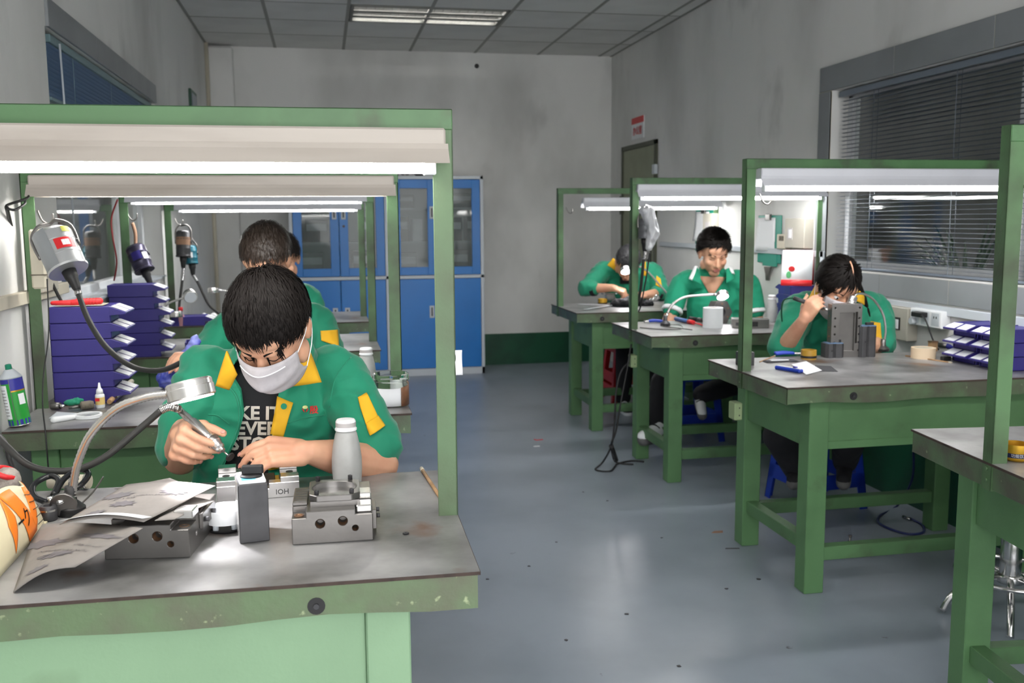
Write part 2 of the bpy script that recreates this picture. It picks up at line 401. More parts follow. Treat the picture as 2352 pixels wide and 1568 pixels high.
# ---------------------------------------------------------------- windows
def tiles(parent, name, x, y0, y1, z0, z1, seg, horizontal=True, mname='grey_tile', side=-1):
    n = max(1, round(((y1 - y0) if horizontal else (z1 - z0)) / seg)); L = ((y1 - y0) if horizontal else (z1 - z0)) / n
    for k in range(n):
        if horizontal: m = MB().b2((x, y0 + k * L + .002, z0), (x + side * .012, y0 + (k + 1) * L - .002, z1))
        else: m = MB().b2((x, y0, z0 + k * L + .002), (x + side * .012, y1, z0 + (k + 1) * L - .002))
        m.build('wall_tile', mname, parent, .0015)
w1 = bpy.data.objects.new('window_1', None); C.objects.link(w1); tag(w1, kind='structure')
tiles(w1, 'wall_tile', XR, 2.19, 5.05, 2.10, 2.235, .79)
tiles(w1, 'wall_tile', XR, 2.19, 4.93, 1.005, 1.115, .60)
tiles(w1, 'wall_tile', XR, 4.93, 5.05, 1.005, 2.10, .60, False)
MB().b2((XR - .009, 2.19, 2.10), (XR, 5.05, 2.235)).b2((XR - .009, 2.19, 1.005), (XR, 4.93, 1.115)).b2((XR - .009, 4.93, 1.005), (XR, 5.05, 2.1)).build('grout', 'grout', w1)
fx = XR + .10
MB().b2((fx, 2.2, 1.12), (fx + .05, 4.93, 1.165)).b2((fx, 2.2, 2.055), (fx + .05, 4.93, 2.10)).b2((fx, 4.88, 1.12), (fx + .05, 4.93, 2.10)).b2((fx, 2.2, 1.12), (fx + .05, 2.25, 2.1)).b2((fx, 3.53, 1.12), (fx + .05, 3.58, 2.1)).build('window_frame', 'white_frame', w1, .003)
MB().b2((fx + .02, 2.25, 1.16), (fx + .026, 4.88, 2.06)).build('pane', 'window_glass', w1)
w2 = bpy.data.objects.new('window_2', None); C.objects.link(w2); tag(w2, kind='structure')
tiles(w2, 'wall_tile', XL, 3.81, 6.12, 2.11, 2.215, .8, True, 'grey_tile', 1)
fx = XL - .10
fr = MB()
for yy in (3.80, 5.48, 6.06): fr.b2((fx - .05, yy, 1.08), (fx, yy + .06, 2.11))
fr.b2((fx - .05, 3.8, 1.08), (fx, 6.12, 1.12)).b2((fx - .05, 3.8, 2.06), (fx, 6.12, 2.11)); fr.build('window_frame', 'white_frame', w2, .003)
MB().b2((fx - .03, 3.84, 1.12), (fx - .024, 5.5, 2.06)).build('pane', 'window_glass', w2)
MB().b2((fx - .03, 5.54, 1.12), (fx - .024, 6.06, 2.06)).build('pane', 'window_glass', w2)

MB().b2((XL - .1, 3.8, 1.075), (XL + .015, 6.12, 1.085)).build('window_sill', 'cab_white', w2)
# venetian blinds, every slat a part
def blind(label, x, y0, y1, ztop, zbot, pitch, slatmat, tilt, railmat, nlad):
    t = thing('venetian_blind', label, 'blind', (x, (y0 + y1) / 2, zbot)); L = (y1 - y0) / 2; h = ztop - zbot
    MB().b2((-.02, -L, h - .03), (.02, L, h)).build('head_rail', railmat, t, .002)
    MB().b2((-.014, -L, 0), (.014, L, .012)).build('bottom_rail', railmat, t, .002)
    sm = MB()
    P = [(-.0125, -.0012), (-.006, .0004), (0, .0012), (.006, .0004), (.0125, -.0012), (.0125, -.0006), (0, .0018), (-.0125, -.0006)]
    ca, sa = math.cos(tilt), math.sin(tilt)
    sm.prism([(p[0] * ca - p[1] * sa, p[0] * sa + p[1] * ca) for p in P], -L + .004, L - .004, 'y'); sm.mats = [slatmat]; me = sm.done('slat')
    z = .03
    while z < h - .035: obj('slat', me, t, 0, (0, 0, z)); z += pitch
    for k in range(nlad):
        yy = -L + (k + .5) * 2 * L / nlad
        MB().b2((-.0135, yy - .0015, .01), (-.0125, yy + .0015, h - .02)).b2((.0125, yy - .0015, .01), (.0135, yy + .0015, h - .02)).build('ladder_cord', railmat, t)
    return t
mat('slat_blue', (.115, .20, .335), .35, metal=.2)
blind('wide grey venetian blind with open slats in the tiled window', XR + .045, 2.25, 4.90, 2.09, 1.125, .0215, 'slat_grey', math.radians(-4), 'slat_grey', 4)
bl = blind('blue venetian blind pulled half up in the window over the box stacks', XL - .03, 3.90, 6.05, 2.10, 1.86, .017, 'slat_blue', math.radians(52), 'rail_teal', 3)
MB().cyl((.03, -.98, .22), (.035, -.96, -.5), .004, n=6).build('tilt_wand', 'cab_white', bl)
# door with its sign
d1 = bpy.data.objects.new('door_1', None); C.objects.link(d1); tag(d1, kind='structure')
mat('door_dark', (.07, .075, .05), .5)
MB().b2((XR - .012, 7.76, .01), (XR + .03, 8.62, 2.03)).build('door_leaf', 'door', d1, .002)
MB().b2((XR - .022, 7.72, 0), (XR + .03, 7.76, 2.07)).b2((XR - .022, 8.62, 0), (XR + .03, 8.66, 2.07)).b2((XR - .022, 7.72, 2.03), (XR + .03, 8.66, 2.07)).build('door_frame', 'door_dark', d1, .002)
MB().b2((XR - .045, 7.80, .96), (XR - .012, 7.86, 1.14)).cyl((XR - .06, 7.83, 1.05), (XR - .06, 7.94, 1.05), .01).build('door_handle', 'chrome', d1)
MB().b2((XR - .035, 8.6, 1.45), (XR - .01, 8.66, 1.62)).build('door_hinge', 'door_dark', d1)
MB().b2((XR - .04, 7.69, 1.78), (XR - .01, 7.76, 1.86)).build('door_sensor', 'cab_white', d1, .004)
t = thing('door_sign', 'small white sign with a red top band and red characters above the door', 'sign', (XR, 8.24, 2.115))
MB().b2((-.006, -.165, 0), (-.001, .165, .19)).build('board', 'label', t)
MB().b2((-.008, -.165, .135), (-.006, .165, .19)).build('band', 'red', t)
lettering('办公室', .082, 'red', t, frame((-.009, 0, .066), (0, -1, 0), (0, 0, 1)), bold=.001)
# cable trunking along the walls
struct('trim_3', MB().b2((XR - .022, 2.0, .955), (XR, 4.93, .995)).b2((XR - .022, 4.93, 1.18), (XR, 7.6, 1.215)).b2((XR - .022, 4.93, .955), (XR, 4.965, 1.215)), 'cab_white', None, .002)
struct('trim_4', MB().b2((XL, 1.2, 1.145), (XL + .025, 3.80, 1.185)), 'cream', None, .002)
struct('trim_5', MB().cyl((-.945, YB - .16, 0), (-.945, YB - .16, ZC), .018, n=10), 'cream')
t = thing('wall_plate', 'small dark green plate high on the wall near the corner pillar', 'wall plate', (XL, 7.85, 2.33))
MB().b2((0, -.17, -.09), (.02, .17, .08)).build('plate', 'dado', t, .003); MB().b2((.02, -.12, -.05), (.024, .12, .05)).build('face', 'slat_grey', t)
# the shrub in the corridor behind the right window

t = thing('potted_plant', 'big spiky dark green plant standing behind the blinds', 'plant', (3.55, 4.75, .0))

MB().lathe([(.12, 0), (.16, .5), (.17, .9), (.15, .9), (.14, .85)], n=18).build('pot', 'clay', t)
for k in range(34):
    a = rnd(0, 6.28); L = rnd(.4, .62); e = rnd(.55, 1.3); 
    def fn(u, v, a=a, L=L, e=e):
        r = L * math.cos(e) * u * 1.1; z = .88 + L * math.sin(e) * u * 1.2 - .55 * L * u * u * math.cos(e); ww = .022 * (1 - u) ** .6 * (v - .5) * 2
        return (r * math.cos(a) - ww * math.sin(a), r * math.sin(a) + ww * math.cos(a), z - abs(v - .5) * .01)
    MB().grid(fn, 8, 2, .001).build('leaf', 'leaf', t)
t = thing('carton', 'pale brown carton on a stand behind the blinds', 'carton', (3.30, 3.30, 0))
MB().b2((-.16, -.2, 1.02), (.16, .2, 1.26)).build('box', 'clay', t, .003); MB().b2((-.18, -.25, 0), (.18, .25, 1.02)).build('stand', 'cab_white', t, .003)
MB().b2((-.163, -.03, 1.02), (.0, .03, 1.262)).build('tape', 'cream', t)

# ================================================================ cabinets
def cabinet(label, x0, x1):
    t = thing('steel_cabinet', label, 'cabinet', ((x0 + x1) / 2, 8.55, 0), 0, 'blue steel cabinets against the back wall'); W = (x1 - x0) / 2; H = 1.80
    b = MB().b2((-W, .45, .0), (W, .455, H)).b2((-W, 0, 0), (-W + .03, .45, H)).b2((W - .03, 0, 0), (W, .45, H)).b2((-W, 0, H - .03), (W, .45, H)).b2((-W, 0, 0), (W, .45, .065)).b2((-W, 0, .885), (W, .45, .915))
    b.build('body', 'cab_white', t, .003)
    for z in (1.2, 1.5): MB().b2((-W + .03, .03, z), (W - .03, .44, z + .02)).build('shelf', 'cab_white', t)
    MB().b2((-W + .03, .43, .91), (W - .03, .445, H - .03)).build('back_panel', 'cab_white', t)
    for s in (-1, 1):
        a, b2 = (-W + .033, -.003) if s < 0 else (.003, W - .033)
        # lower door
        d = MB().b2((a, -.006, .068), (b2, .016, .882)).build('door', 'cab_blue', t, .002)
        hx = b2 - .05 if s < 0 else a + .05
        MB().b2((hx - .022, -.012, .53), (hx + .022, -.006, .64)).build('handle', 'cab_white', d, .002)
        MB().b2((hx - .007, -.015, .545), (hx + .007, -.011, .625)).build('handle_slot', 'steel_dark', d)
        # upper door with a pane
        p = MB().b2((a, -.006, .918), (a + .075, .016, H - .033)).b2((b2 - .075, -.006, .918), (b2, .016, H - .033)).b2((a + .075, -.006, .918), (b2 - .075, .016, .99)).b2((a + .075, -.006, H - .11), (b2 - .075, .016, H - .033)).build('door', 'cab_blue', t, .002)
        MB().b2((a + .075, .004, .99), (b2 - .075, .009, H - .11)).build('pane', 'glass_dark', p)
        hx = b2 - .037 if s < 0 else a + .037
        MB().b2((hx - .02, -.012, 1.42), (hx + .02, -.006, 1.53)).build('handle', 'cab_white', p, .002)
        MB().b2((hx - .007, -.015, 1.435), (hx + .007, -.011, 1.515)).build('handle_slot', 'steel_dark', p)
        if s > 0: MB().cyl((hx, -.012, 1.36), (hx, -.006, 1.36), .012, n=10).build('lock', 'steel_dark', p)
    # dim things on the shelves
    return t


cabinet('blue and white steel cabinet half hidden behind the row of left benches', -.285, .575)
cabinet('blue and white steel cabinet beside the bare stretch of back wall', .575, 1.436)
for k, (x, z, wd, h, m_) in enumerate([(.72, 1.22, .10, .22, 'cab_dark'), (.85, 1.22, .09, .2, 'paper'), (1.2, 1.22, .12, .21, 'cab_dark'), (1.33, 1.22, .06, .22, 'grey_tile'), (.74, .916, .2, .2, 'grey_tile'), (1.22, .916, .2, .22, 'cab_dark'), (-.1, .916, .2, .21, 'grey_tile'), (.36, .916, .2, .22, 'cab_dark'), (-.05, 1.22, .2, .2, 'cab_dark'), (.4, 1.22, .1, .22, 'grey_tile'), (.75, 1.52, .15, .12, 'cab_dark'), (1.25, 1.52, .2, .13, 'cab_dark')]):
    t = thing('file_folder', ('dark', 'pale', 'dark', 'grey', 'grey', 'dark', 'grey', 'dark', 'dark', 'grey', 'dark', 'dark')[k] + (' wide' if wd > .15 else ' narrow' if wd < .07 else '') + ' files on the ' + {.916: 'bottom', 1.22: 'middle', 1.52: 'upper'}[z] + ' shelf of the ' + ('cabinet beside the bare wall' if x > .575 else 'half hidden cabinet'), 'folder', (x, 8.80, z), 0, 'files in the blue cabinets')
    MB().b2((-wd / 2, -.1, 0), (wd / 2, .1, h)).build('cover', m_, t, .003); MB().b2((-wd / 2 + .01, -.103, h * .5), (wd / 2 - .01, -.1, h * .8)).build('spine_label', 'label', t)
t = thing('coiled_cord', 'dark coiled cord lying on top of the cabinet', 'cord', (.80, 8.72, 1.80))
MB().tube([(-.12 + .015 * k, .05 * math.sin(k * 1.3), .02 + .02 * abs(math.sin(k))) for k in range(15)], .012, 6, 3).build('coil', 'black', t)
MB().ell((.08, 0, .03), (.05, .04, .03)).build('lump', 'black', t)

# ================================================================ benches

def angle_iron(mb, x, y, z0, z1, sx, sy, w=.04, th=.004):
    """L section post with its heel at (x, y)"""
    mb.b2((x, y, z0), (x + sx * w, y + sy * th, z1)); mb.b2((x, y, z0), (x + sx * th, y + sy * w, z1)); return mb
def bench(label, x0, x1, y0, y1, top, side, rot=0.0, zt=.80, hole=None, gy=None, group=None, panel_bottom=.555, pm='paint', rm='paint_rim', po='paint_post', bm_='paint_beam'):
    """side=+1: its aisle end is at x1 ; side=-1: at x0. local origin at the aisle end, front edge, floor"""
    L = x1 - x0; D = y1 - y0; s = side
    t = thing('workbench', label, 'workbench', (x1 if s > 0 else x0, y0, 0), rot, group)
    def B(a, b, za, c, d, zb): return MB().b2((-s * a, c, za), (-s * b, d, zb))      # a,b measured inwards from the aisle end
    ww = MB(); ww.b2((s * .004, -.004, zt - .006), (-s * L, D + .004, zt)); ww.build('worktop', 'steel_top', t, .001)
    MB().b2((s * .0045, -.0045, zt - .0065), (-s * L, -.0035, zt - .0005)).b2((s * .0035, -.0045, zt - .0065), (s * .0045, D + .004, zt - .0005)).build('worktop_edge', 'rust_edge', t)
    # rim of angle iron, with a weld seam at the corner
    rim = MB(); n = 14; rnd_ = random.Random(int(abs(x0) * 100 + y0 * 100))
    zb = [zt - .062 - .004 * math.sin(k * 1.1 + y0) - rnd_.uniform(0, .004) for k in range(n + 1)]
    def front(yf):
        for k in range(n):
            a, b = k / n * L, (k + 1) / n * L
            rim._add([Vector((-s * a, yf, zb[k])), Vector((-s * b, yf, zb[k + 1])), Vector((-s * b, yf, zt - .006)), Vector((-s * a, yf, zt - .006)), Vector((-s * a, yf + .006, zb[k])), Vector((-s * b, yf + .006, zb[k + 1])), Vector((-s * b, yf + .006, zt - .006)), Vector((-s * a, yf + .006, zt - .006))], [(0, 1, 2, 3), (4, 7, 6, 5), (0, 4, 5, 1)])
    front(0); rim.build('front_rim', rm, t)
    MB().b2((0, .006, zt - .066), (-s * .006, D, zt - .006)).build('end_rim', rm, t, .001)
    MB().b2((0, D - .006, zt - .066), (-s * L, D, zt - .006)).build('back_rim', 'paint_rim', t)
    MB().b2((-s * (L - .006), .006, zt - .066), (-s * L, D - .006, zt - .006)).build('end_rim', 'paint_rim', t)
    ins = .115; lw = .078; fy = .045
    for (a, c) in ((ins, fy), (L - .06 - lw, fy), (ins, D - fy - lw), (L - .06 - lw, D - fy - lw)):
        B(a, a + lw, 0, c, c + lw, zt - .008).build('leg', pm, t, .003)
    B(ins + lw, L - .06 - lw, panel_bottom, fy + .012, fy + .030, zt - .008).build('front_panel', pm, t, .002)
    B(ins + lw, L - .06 - lw, panel_bottom - .004, fy + .006, fy + .034, panel_bottom + .026).build('panel_lip', 'paint', t, .002)
    B(ins + .012, ins + .030, panel_bottom, fy + lw, D - fy - lw, zt - .008).build('end_panel', 'paint', t, .002)
    B(ins + lw, L - .06 - lw, zt - .13, D - fy - .03, D - fy - .012, zt - .008).build('back_panel', 'paint', t, .002)
    B(ins + lw, L - .06 - lw, .12, fy + .016, fy + .062, .172).build('front_stretcher', 'paint', t, .002)
    B(ins + lw, L - .06 - lw, .13, D - fy - .062, D - fy - .016, .182).build('back_stretcher', 'paint', t, .002)
    B(ins + .016, ins + .062, .15, fy + lw, D - fy - lw, .20).build('end_stretcher', 'paint', t, .002)
    if hole:
        bolt = MB().cyl((-s * hole, -.001, zt - .042), (-s * hole, .003, zt - .042), .015, n=16).build('bolt_hole', 'black', t)
        MB().cyl((-s * hole, -.004, zt - .042), (-s * hole, .0, zt - .042), .005, n=8).build('bolt', 'steel_dark', bolt)
    # lamp gantry of angle iron
    g = gy if gy is not None else D * .48
    for (xx, sg) in ((.0, -s), (-s * L, s)):
        angle_iron(MB(), xx + (.004 if xx == 0 else -.004) * s, g - .002, zt - .07, top, sg, 1).build('post', po, t, .001)
    MB().b2((s * .004, g - .004, top - .040), (-s * L, g, top)).b2((s * .004, g - .004, top - .004), (-s * L, g + .036, top)).build('beam', bm_, t, .003)
    for zz in (.016, .045): MB().cyl((s * .008, g + .018, zt - zz), (s * .003, g + .018, zt - zz), .006, n=8).build('rivet', 'paint_post', t)
    t['g'] = g
    return t
# label, x0, x1, y0, y1, gantry top, side
BL = 'green benches along the left wall'; BR = 'green benches along the right wall'
bench('green steel bench with the round light ring and two machined blocks on it', -.945, .245, 1.560, 2.235, 1.616, 1, math.radians(-1.2), hole=.275, gy=.32, group=BL, pm='paint_mint_lit', rm='rim_lit', po='post_lit', bm_='beam_lit')
bench('green bench with the glass jar and spray can on its worktop', -.935, .255, 2.95, 3.64, 1.571, 1, 0, hole=.40, gy=.35, group=BL)
bench('green bench carrying the tall stack of blue boxes in front of the purple motor', -.935, .25, 4.47, 5.16, 1.534, 1, 0, hole=.87, group=BL)
bench('green bench nearest the blue cabinets with a gooseneck lamp over it', -.935, .258, 5.78, 6.46, 1.512, 1, 0, hole=.70, group=BL)
bench('green bench with the swivel stool under it and a cut gold can on top', 1.560, 2.68, 1.69, 2.39, 1.615, -1, math.radians(-6.5), gy=.31, group=BR)
bench('green bench with the tall drilled steel plate and masking tape on it', 1.615, 2.785, 3.09, 3.80, 1.630, -1, 0, hole=.26, gy=.375, group=BR)
bench('green bench with the white tape roll and hexagonal steel flange on it', 1.655, 2.785, 4.64, 5.33, 1.625, -1, 0, hole=.24, group=BR)
bench('green bench with the black cloth on it, the one by the door', 1.607, 2.785, 5.94, 6.64, 1.619, -1, 0, hole=.17, gy=.50, group=BR)
# D's post plate
# ================================================================ tube lamps
def tube_lamp(label, x0, x1, y, ztop, style='dirty', tube_drop=.066, tx=None, flare=.05, lit=True, tilt=0.0):
    t = thing('tube_lamp', label, 'tube lamp', ((x0 + x1) / 2, y, ztop), 0, 'fluorescent lamps over the benches'); L = (x1 - x0) / 2
    mm = 'lamp_white' if style == 'dirty' else 'lamp_clean'
    MB().b2((-L, -.024, -.036), (L, .024, 0)).build('channel', mm, t, .004)
    r = MB()
    prof = [(-.026, -.030), (-.030, -.040), (-flare, -.068), (-flare + .003, -.068), (-.026, -.040), (.026, -.040), (flare - .003, -.068), (flare, -.068), (.030, -.040), (.026, -.030)]
    r.prism(prof, -L - .004, L + .004, 'x'); r.build('reflector', mm, t)
    a, b = tx if tx else (-L + .03, L - .03)
    MB().cyl((a, 0, -tube_drop), (b, 0, -tube_drop), .0145, n=10).build('tube', 'tube_light', t)
    for q in (a, b): MB().b2((q - .012, -.014, -tube_drop - .017), (q + .012, .014, -.03)).build('lamp_holder', 'label', t, .002)
    return t
tube_lamp('long dusty tube lamp over the masked worker grinding with the rotary tool', -.93, .238, 1.868, 1.577, tube_drop=.071)
tube_lamp('dusty tube lamp with an oval hole in its reflector over the jar and bottle', -.905, .243, 3.285, 1.553, tube_drop=.044)
tube_lamp('thin lit tube lamp over the stack of blue boxes', -.90, .215, 4.79, 1.565, 'clean', tube_drop=.062)
tube_lamp('thin lit tube lamp nearest the blue cabinets', -.87, .24, 6.10, 1.543, 'clean', tube_drop=.064)
tube_lamp('clean white tube lamp over the woman with the drilled plate', 1.655, 2.77, 3.445, 1.592, 'clean', tube_drop=.072)
tube_lamp('clean white tube lamp over the man in the polo shirt', 1.675, 2.78, 4.965, 1.589, 'clean', tube_drop=.070)
tube_lamp('low hanging narrow tube lamp over the worker by the door', 1.76, 2.76, 6.36, 1.552, 'clean', tube_drop=.070)
tube_lamp('tube lamp with its connector box over the cut gold can', 1.72, 2.70, 1.95, 1.575, 'dirty', tube_drop=.060)

# ================================================================ people: shared builders
EYE = Vector((0, 0, 1.40))
def head_frame(c, fwd, up, s):
    f = Vector(fwd).normalized(); u = Vector(up); x = f.cross(u).normalized(); u = x.cross(f)      # local x = person's right as seen along f
    return Matrix(((x.x * s, f.x * s, u.x * s, c[0]), (x.y * s, f.y * s, u.y * s, c[1]), (x.z * s, f.z * s, u.z * s, c[2]), (0, 0, 0, 1)))
def add_head(mb, H):
    s = H.to_scale()[0]; R = H.to_3x3().normalized().to_4x4()
    def E(c, r): mb.ell(H @ Vector(c), [q * s for q in r], R, 20, 14)
    def K(a, ra, b, rb): mb.cap(H @ Vector(a), ra * s, H @ Vector(b), rb * s)
    E((0, -.012, .032), (.076, .094, .092)); E((0, .028, -.030), (.063, .066, .085)); E((0, .058, -.098), (.032, .030, .024))
    E((.036, .060, -.028), (.027, .028, .028)); E((-.036, .060, -.028), (.027, .028, .028))
    K((.028, .082, .020), .013, (-.028, .082, .020), .013); E((0, .072, .045), (.055, .025, .03))
    K((0, .090, .004), .0085, (0, .109, -.034), .0125); E((.012, .097, -.040), (.009, .011, .008)); E((-.012, .097, -.040), (.009, .011, .008))
    E((0, .084, -.066), (.026, .014, .016)); E((.058, .01, -.07), (.014, .03, .03)); E((-.058, .01, -.07), (.014, .03, .03))
    for q in (1, -1): E((q * .077, -.008, -.012), (.010, .019, .031)); E((q * .083, -.016, -.004), (.006, .014, .020))
def lips_brows(H, par, eyes='down', lips=True, brows=True):
    s = H.to_scale()[0]; R = H.to_3x3().normalized().to_4x4()
    def E(mb, c, r): return mb.ell(H @ Vector(c), [q * s for q in r], R, 12, 8)
    if lips:
        E(E(MB(), (0, .098, -.0625), (.021, .0065, .0045)), (0, .098, -.071), (.018, .0065, .0055)).build('lips', 'lip', par)
    for q in (1, -1):
        if brows: MB().tube([H @ Vector((q * .014, .0955, .022)), H @ Vector((q * .032, .0885, .028)), H @ Vector((q * .052, .071, .021))], .0024 * s, 6, 4).build('eyebrow', 'hair', par)
        if eyes == 'down': MB().tube([H @ Vector((q * .016, .0895, .001)), H @ Vector((q * .030, .0885, -.004)), H @ Vector((q * .046, .075, .000))], .0010 * s, 6, 4).build('eyelid_line', 'hair', par)
        elif eyes == 'open':
            e = E(MB(), (q * .030, .078, .001), (.012, .010, .0065)).build('eye', 'label', par); E(MB(), (q * .030, .0855, .000), (.0055, .004, .0058)).build('iris', 'black_gloss', e)
HAIR_R = (.080, .099, .096); HAIR_C = Vector((0, -.012, .034))
def hair(H, par, material, whorl=(0, -.45, .85), n=1400, length=.05, line=None, lift=.010, seed=1, jitter=.25, w=.0026, fringe=0.0, cap_r=1.07):
    R_ = random.Random(seed); W = Vector(whorl).normalized(); s = H.to_scale()[0]
    def lim(phi):
        a = abs(phi)
        pts = line or [(0, .42), (.6, .40), (1.1, .18), (1.45, -.05), (1.65, -.30), (2.1, -.52), (3.2, -.62)]
        for (a0, z0), (a1, z1) in zip(pts[:-1], pts[1:]):
            if a <= a1: return z0 + (z1 - z0) * (a - a0) / (a1 - a0)
        return pts[-1][1]
    def surf(d, k=1.0): return HAIR_C + Vector((d.x * HAIR_R[0], d.y * HAIR_R[1], d.z * HAIR_R[2])) * k
    def fn(u, v):
        phi = (u * 2 - 1) * math.pi; zl = lim(phi); th = math.acos(max(-1, min(1, zl))) * v
        d = Vector((math.sin(th) * math.sin(phi), math.sin(th) * math.cos(phi), math.cos(th)))
        k = cap_r - .015 + .006 * noise.noise(d * 4) - .05 * max(0, v - .85) / .15
        return H @ surf(d, k)
    o = MB().grid(fn, 48, 18, .004 * s).build('hair', material, par)
    mb = MB(); cnt = 0
    while cnt < n:
        d = Vector((R_.gauss(0, 1), R_.gauss(0, 1), R_.gauss(0, 1))).normalized(); phi = math.atan2(d.x, d.y)
        if d.z < lim(phi) - .02: continue
        cnt += 1; lf = lift * R_.uniform(.45, 1.25); L = length * R_.uniform(.6, 1.15); seg = 4; pts = []; p = d.copy(); h = 0
        jit = Vector((R_.gauss(0, jitter), R_.gauss(0, jitter), R_.gauss(0, jitter)))
        clump = Vector((noise.noise(d * 6), noise.noise(d * 6 + Vector((9, 0, 0))), noise.noise(d * 6 + Vector((0, 9, 0))))) * .5
        for k in range(seg + 1):
            pts.append(H @ (surf(p, cap_r - .015) + p * lf * math.sin(math.pi * (k / seg) * .8)))
            fl = (p * p.dot(W) - W); fl = fl.normalized() if fl.length > 1e-4 else Vector((1, 0, 0))
            fl = (fl + jit * .6 + clump); fl -= p * fl.dot(p); p = (p + fl.normalized() * (L / seg) / .09).normalized()
            if fringe and p.y > .4 and p.z < .45: p = p
        nr = (pts[0] - (H @ HAIR_C)).normalized(); vs = []
        for k, q in enumerate(pts):
            t = (pts[min(k + 1, seg)] - pts[max(k - 1, 0)]).normalized(); sd = t.cross(nr).normalized() * w * s * (1 - (k / seg) ** 2 * .9)
            vs += [q - sd, q + sd]
        mb._add(vs, [(2 * k, 2 * k + 1, 2 * k + 3, 2 * k + 2) for k in range(seg)], True)
    tag(mb.build('hair_strands', material, o), kind='stuff')
    return o
def face_mask(H, par, material='mask', top=.004, side_top=-.012):
    s = H.to_scale()[0]
    def fn(u, v):
        a = (u * 2 - 1) * 1.10; zt = top + (side_top - top) * abs(u * 2 - 1) ** 1.5; zb = -.130 + .040 * abs(u * 2 - 1) ** 2; z = zt + (zb - zt) * v
        prof = .101 + .012 * math.exp(-(a / .35) ** 2 - ((v - .28) / .25) ** 2) + .030 * math.sin(math.pi * min(1, v * .9 + .08)) - .02 * v * v
        prof += .0040 * math.sin(v * 6 * math.pi) * math.cos(a)
        c = math.cos(a); x = .079 * math.sin(a); y = -.004 + (prof + .004) * c ** .8 * (1 - .10 * (1 - c))
        return H @ Vector((x, y, z))
    o = MB().grid(fn, 24, 18, .002).build('face_mask', material, par)
    MB().tube([fn(.18 + .64 * k / 8, .10) + (H.to_3x3() @ Vector((0, .002, 0))) for k in range(9)], .0013, 6, 2).build('nose_wire', 'label', o)
    for q in (0, 1):
        sg = -1 if q == 0 else 1
        MB().tube([fn(q, .05), H @ Vector((sg * .081, .015, -.002)), H @ Vector((sg * .085, -.022, .010)), H @ Vector((sg * .084, -.028, -.015)), H @ Vector((sg * .078, -.005, -.06)), fn(q, .95)], .0012, 6, 5).build('ear_loop', 'label', o)
    return o
def hand(mb, wrist, ydir, zdir, thumb, curls, spread=.06, s=1.0, thumb_dir=(.75, .6, -.35), thumb_curl=(.15, .35), nails=None):
    """adds a palm and five fingers; returns the palm centre. thumb=+1/-1 gives the side. curls: 4 x 3 bends (radians), index first"""
    y = Vector(ydir).normalized(); z = Vector(zdir); x = y.cross(z).normalized(); z = x.cross(y); wr = Vector(wrist)
    def P(a, b, c): return wr + (x * a * thumb + y * b + z * c) * s
    mb.cap(P(.0, -.012, 0), .024 * s, P(0, .02, 0), .026 * s)
    for k, q in enumerate((.029, .0105, -.0095, -.028)): mb.cap(P(q * .62, .018, -.002), .0165 * s, P(q, .085 - .004 * abs(k - 1), 0), .0125 * s)
    mb.ell(P(0, .05, -.006), (.030 * s, .030 * s, .013 * s), Matrix((x, y, z)).transposed().to_4x4())
    tips = []
    for k, (q, L, r) in enumerate(((.029, .074, .0088), (.0105, .081, .0090), (-.0095, .076, .0086), (-.028, .060, .0077))):
        p = P(q, .085 - .004 * abs(k - 1), 0); ang = 0; sp = spread * (1.5 - k) * thumb
        d0 = (y + x * sp).normalized()
        for j, fr in enumerate((.46, .30, .24)):
            ang += curls[k][j]; d = d0 * math.cos(ang) - z * math.sin(ang); q2 = p + d * L * fr * s
            mb.cap(p, (r + .0008 - .0007 * j) * s, q2, (r - .0007 * (j + .2)) * s, 10); p = q2
        nrm = d0 * math.sin(ang) + z * math.cos(ang)
        tips.append((p, d, nrm, r))
    td = Vector(thumb_dir).normalized(); d = x * td.x * thumb + y * td.y + z * td.z; p = P(.018, .018, -.006); ang = 0
    ax = None
    for j, (L, r) in enumerate(((.042, .0150), (.034, .0108), (.026, .0095))):
        if j: 
            bend = thumb_curl[j - 1]; d = (d + (y * .5 - x * thumb * .8 - z * .2) * bend).normalized()
        q2 = p + d * L * s; mb.cap(p, r * s, q2, (r - .0012) * s, 10); p = q2
    tn = (z * .5 + x * thumb * .3 - d * d.dot(z * .5)).normalized(); tips.append((p, d, tn, .0100))
    if nails is not None:
        for (p, d, nrm, r) in tips:
            sd = d.cross(nrm).normalized(); nm = MB() if isinstance(nails, list) else nails; nails.append(nm) if isinstance(nails, list) else None; nm.ell(p + d * .002 * s + nrm * (r - .0035) * s, (.0052 * s, .0068 * s, .0022 * s), Matrix((sd, d, nrm)).transposed().to_4x4(), 10, 6)
    return tips
def bvh_of(*objs):
    vs = []; ps = []
    for o in objs:
        k = len(vs); vs += [v.co.copy() for v in o.data.vertices]; ps += [tuple(i + k for i in p.vertices) for p in o.data.polygons]
    return BVHTree.FromPolygons(vs, ps)
def drop(p, bv, off, src=EYE):
    """the point of the body surface seen along src-p, lifted by off"""
    p = Vector(p); d = (p - src).normalized(); h, n, i, ds = bv.ray_cast(p - d * .5, d, 1.2)
    return (h - d * off) if h is not None and (h - p).length < .25 else p
def drape(name, corners, material, par, bv, off=.004, nu=10, nv=10, thick=.003, bulge=0.0, curved=None):
    """a cloth piece laid on the body: corners in order a-b (top), d-c (bottom)"""
    a, b, c, d = [Vector(q) for q in corners]
    def fn(u, v):
        p = a * (1 - u) * (1 - v) + b * u * (1 - v) + c * u * v + d * (1 - u) * v
        q = drop(p, bv, off + bulge * math.sin(math.pi * u) * math.sin(math.pi * v)); return q
    return MB().grid(fn, nu, nv, thick).build(name, material, par)
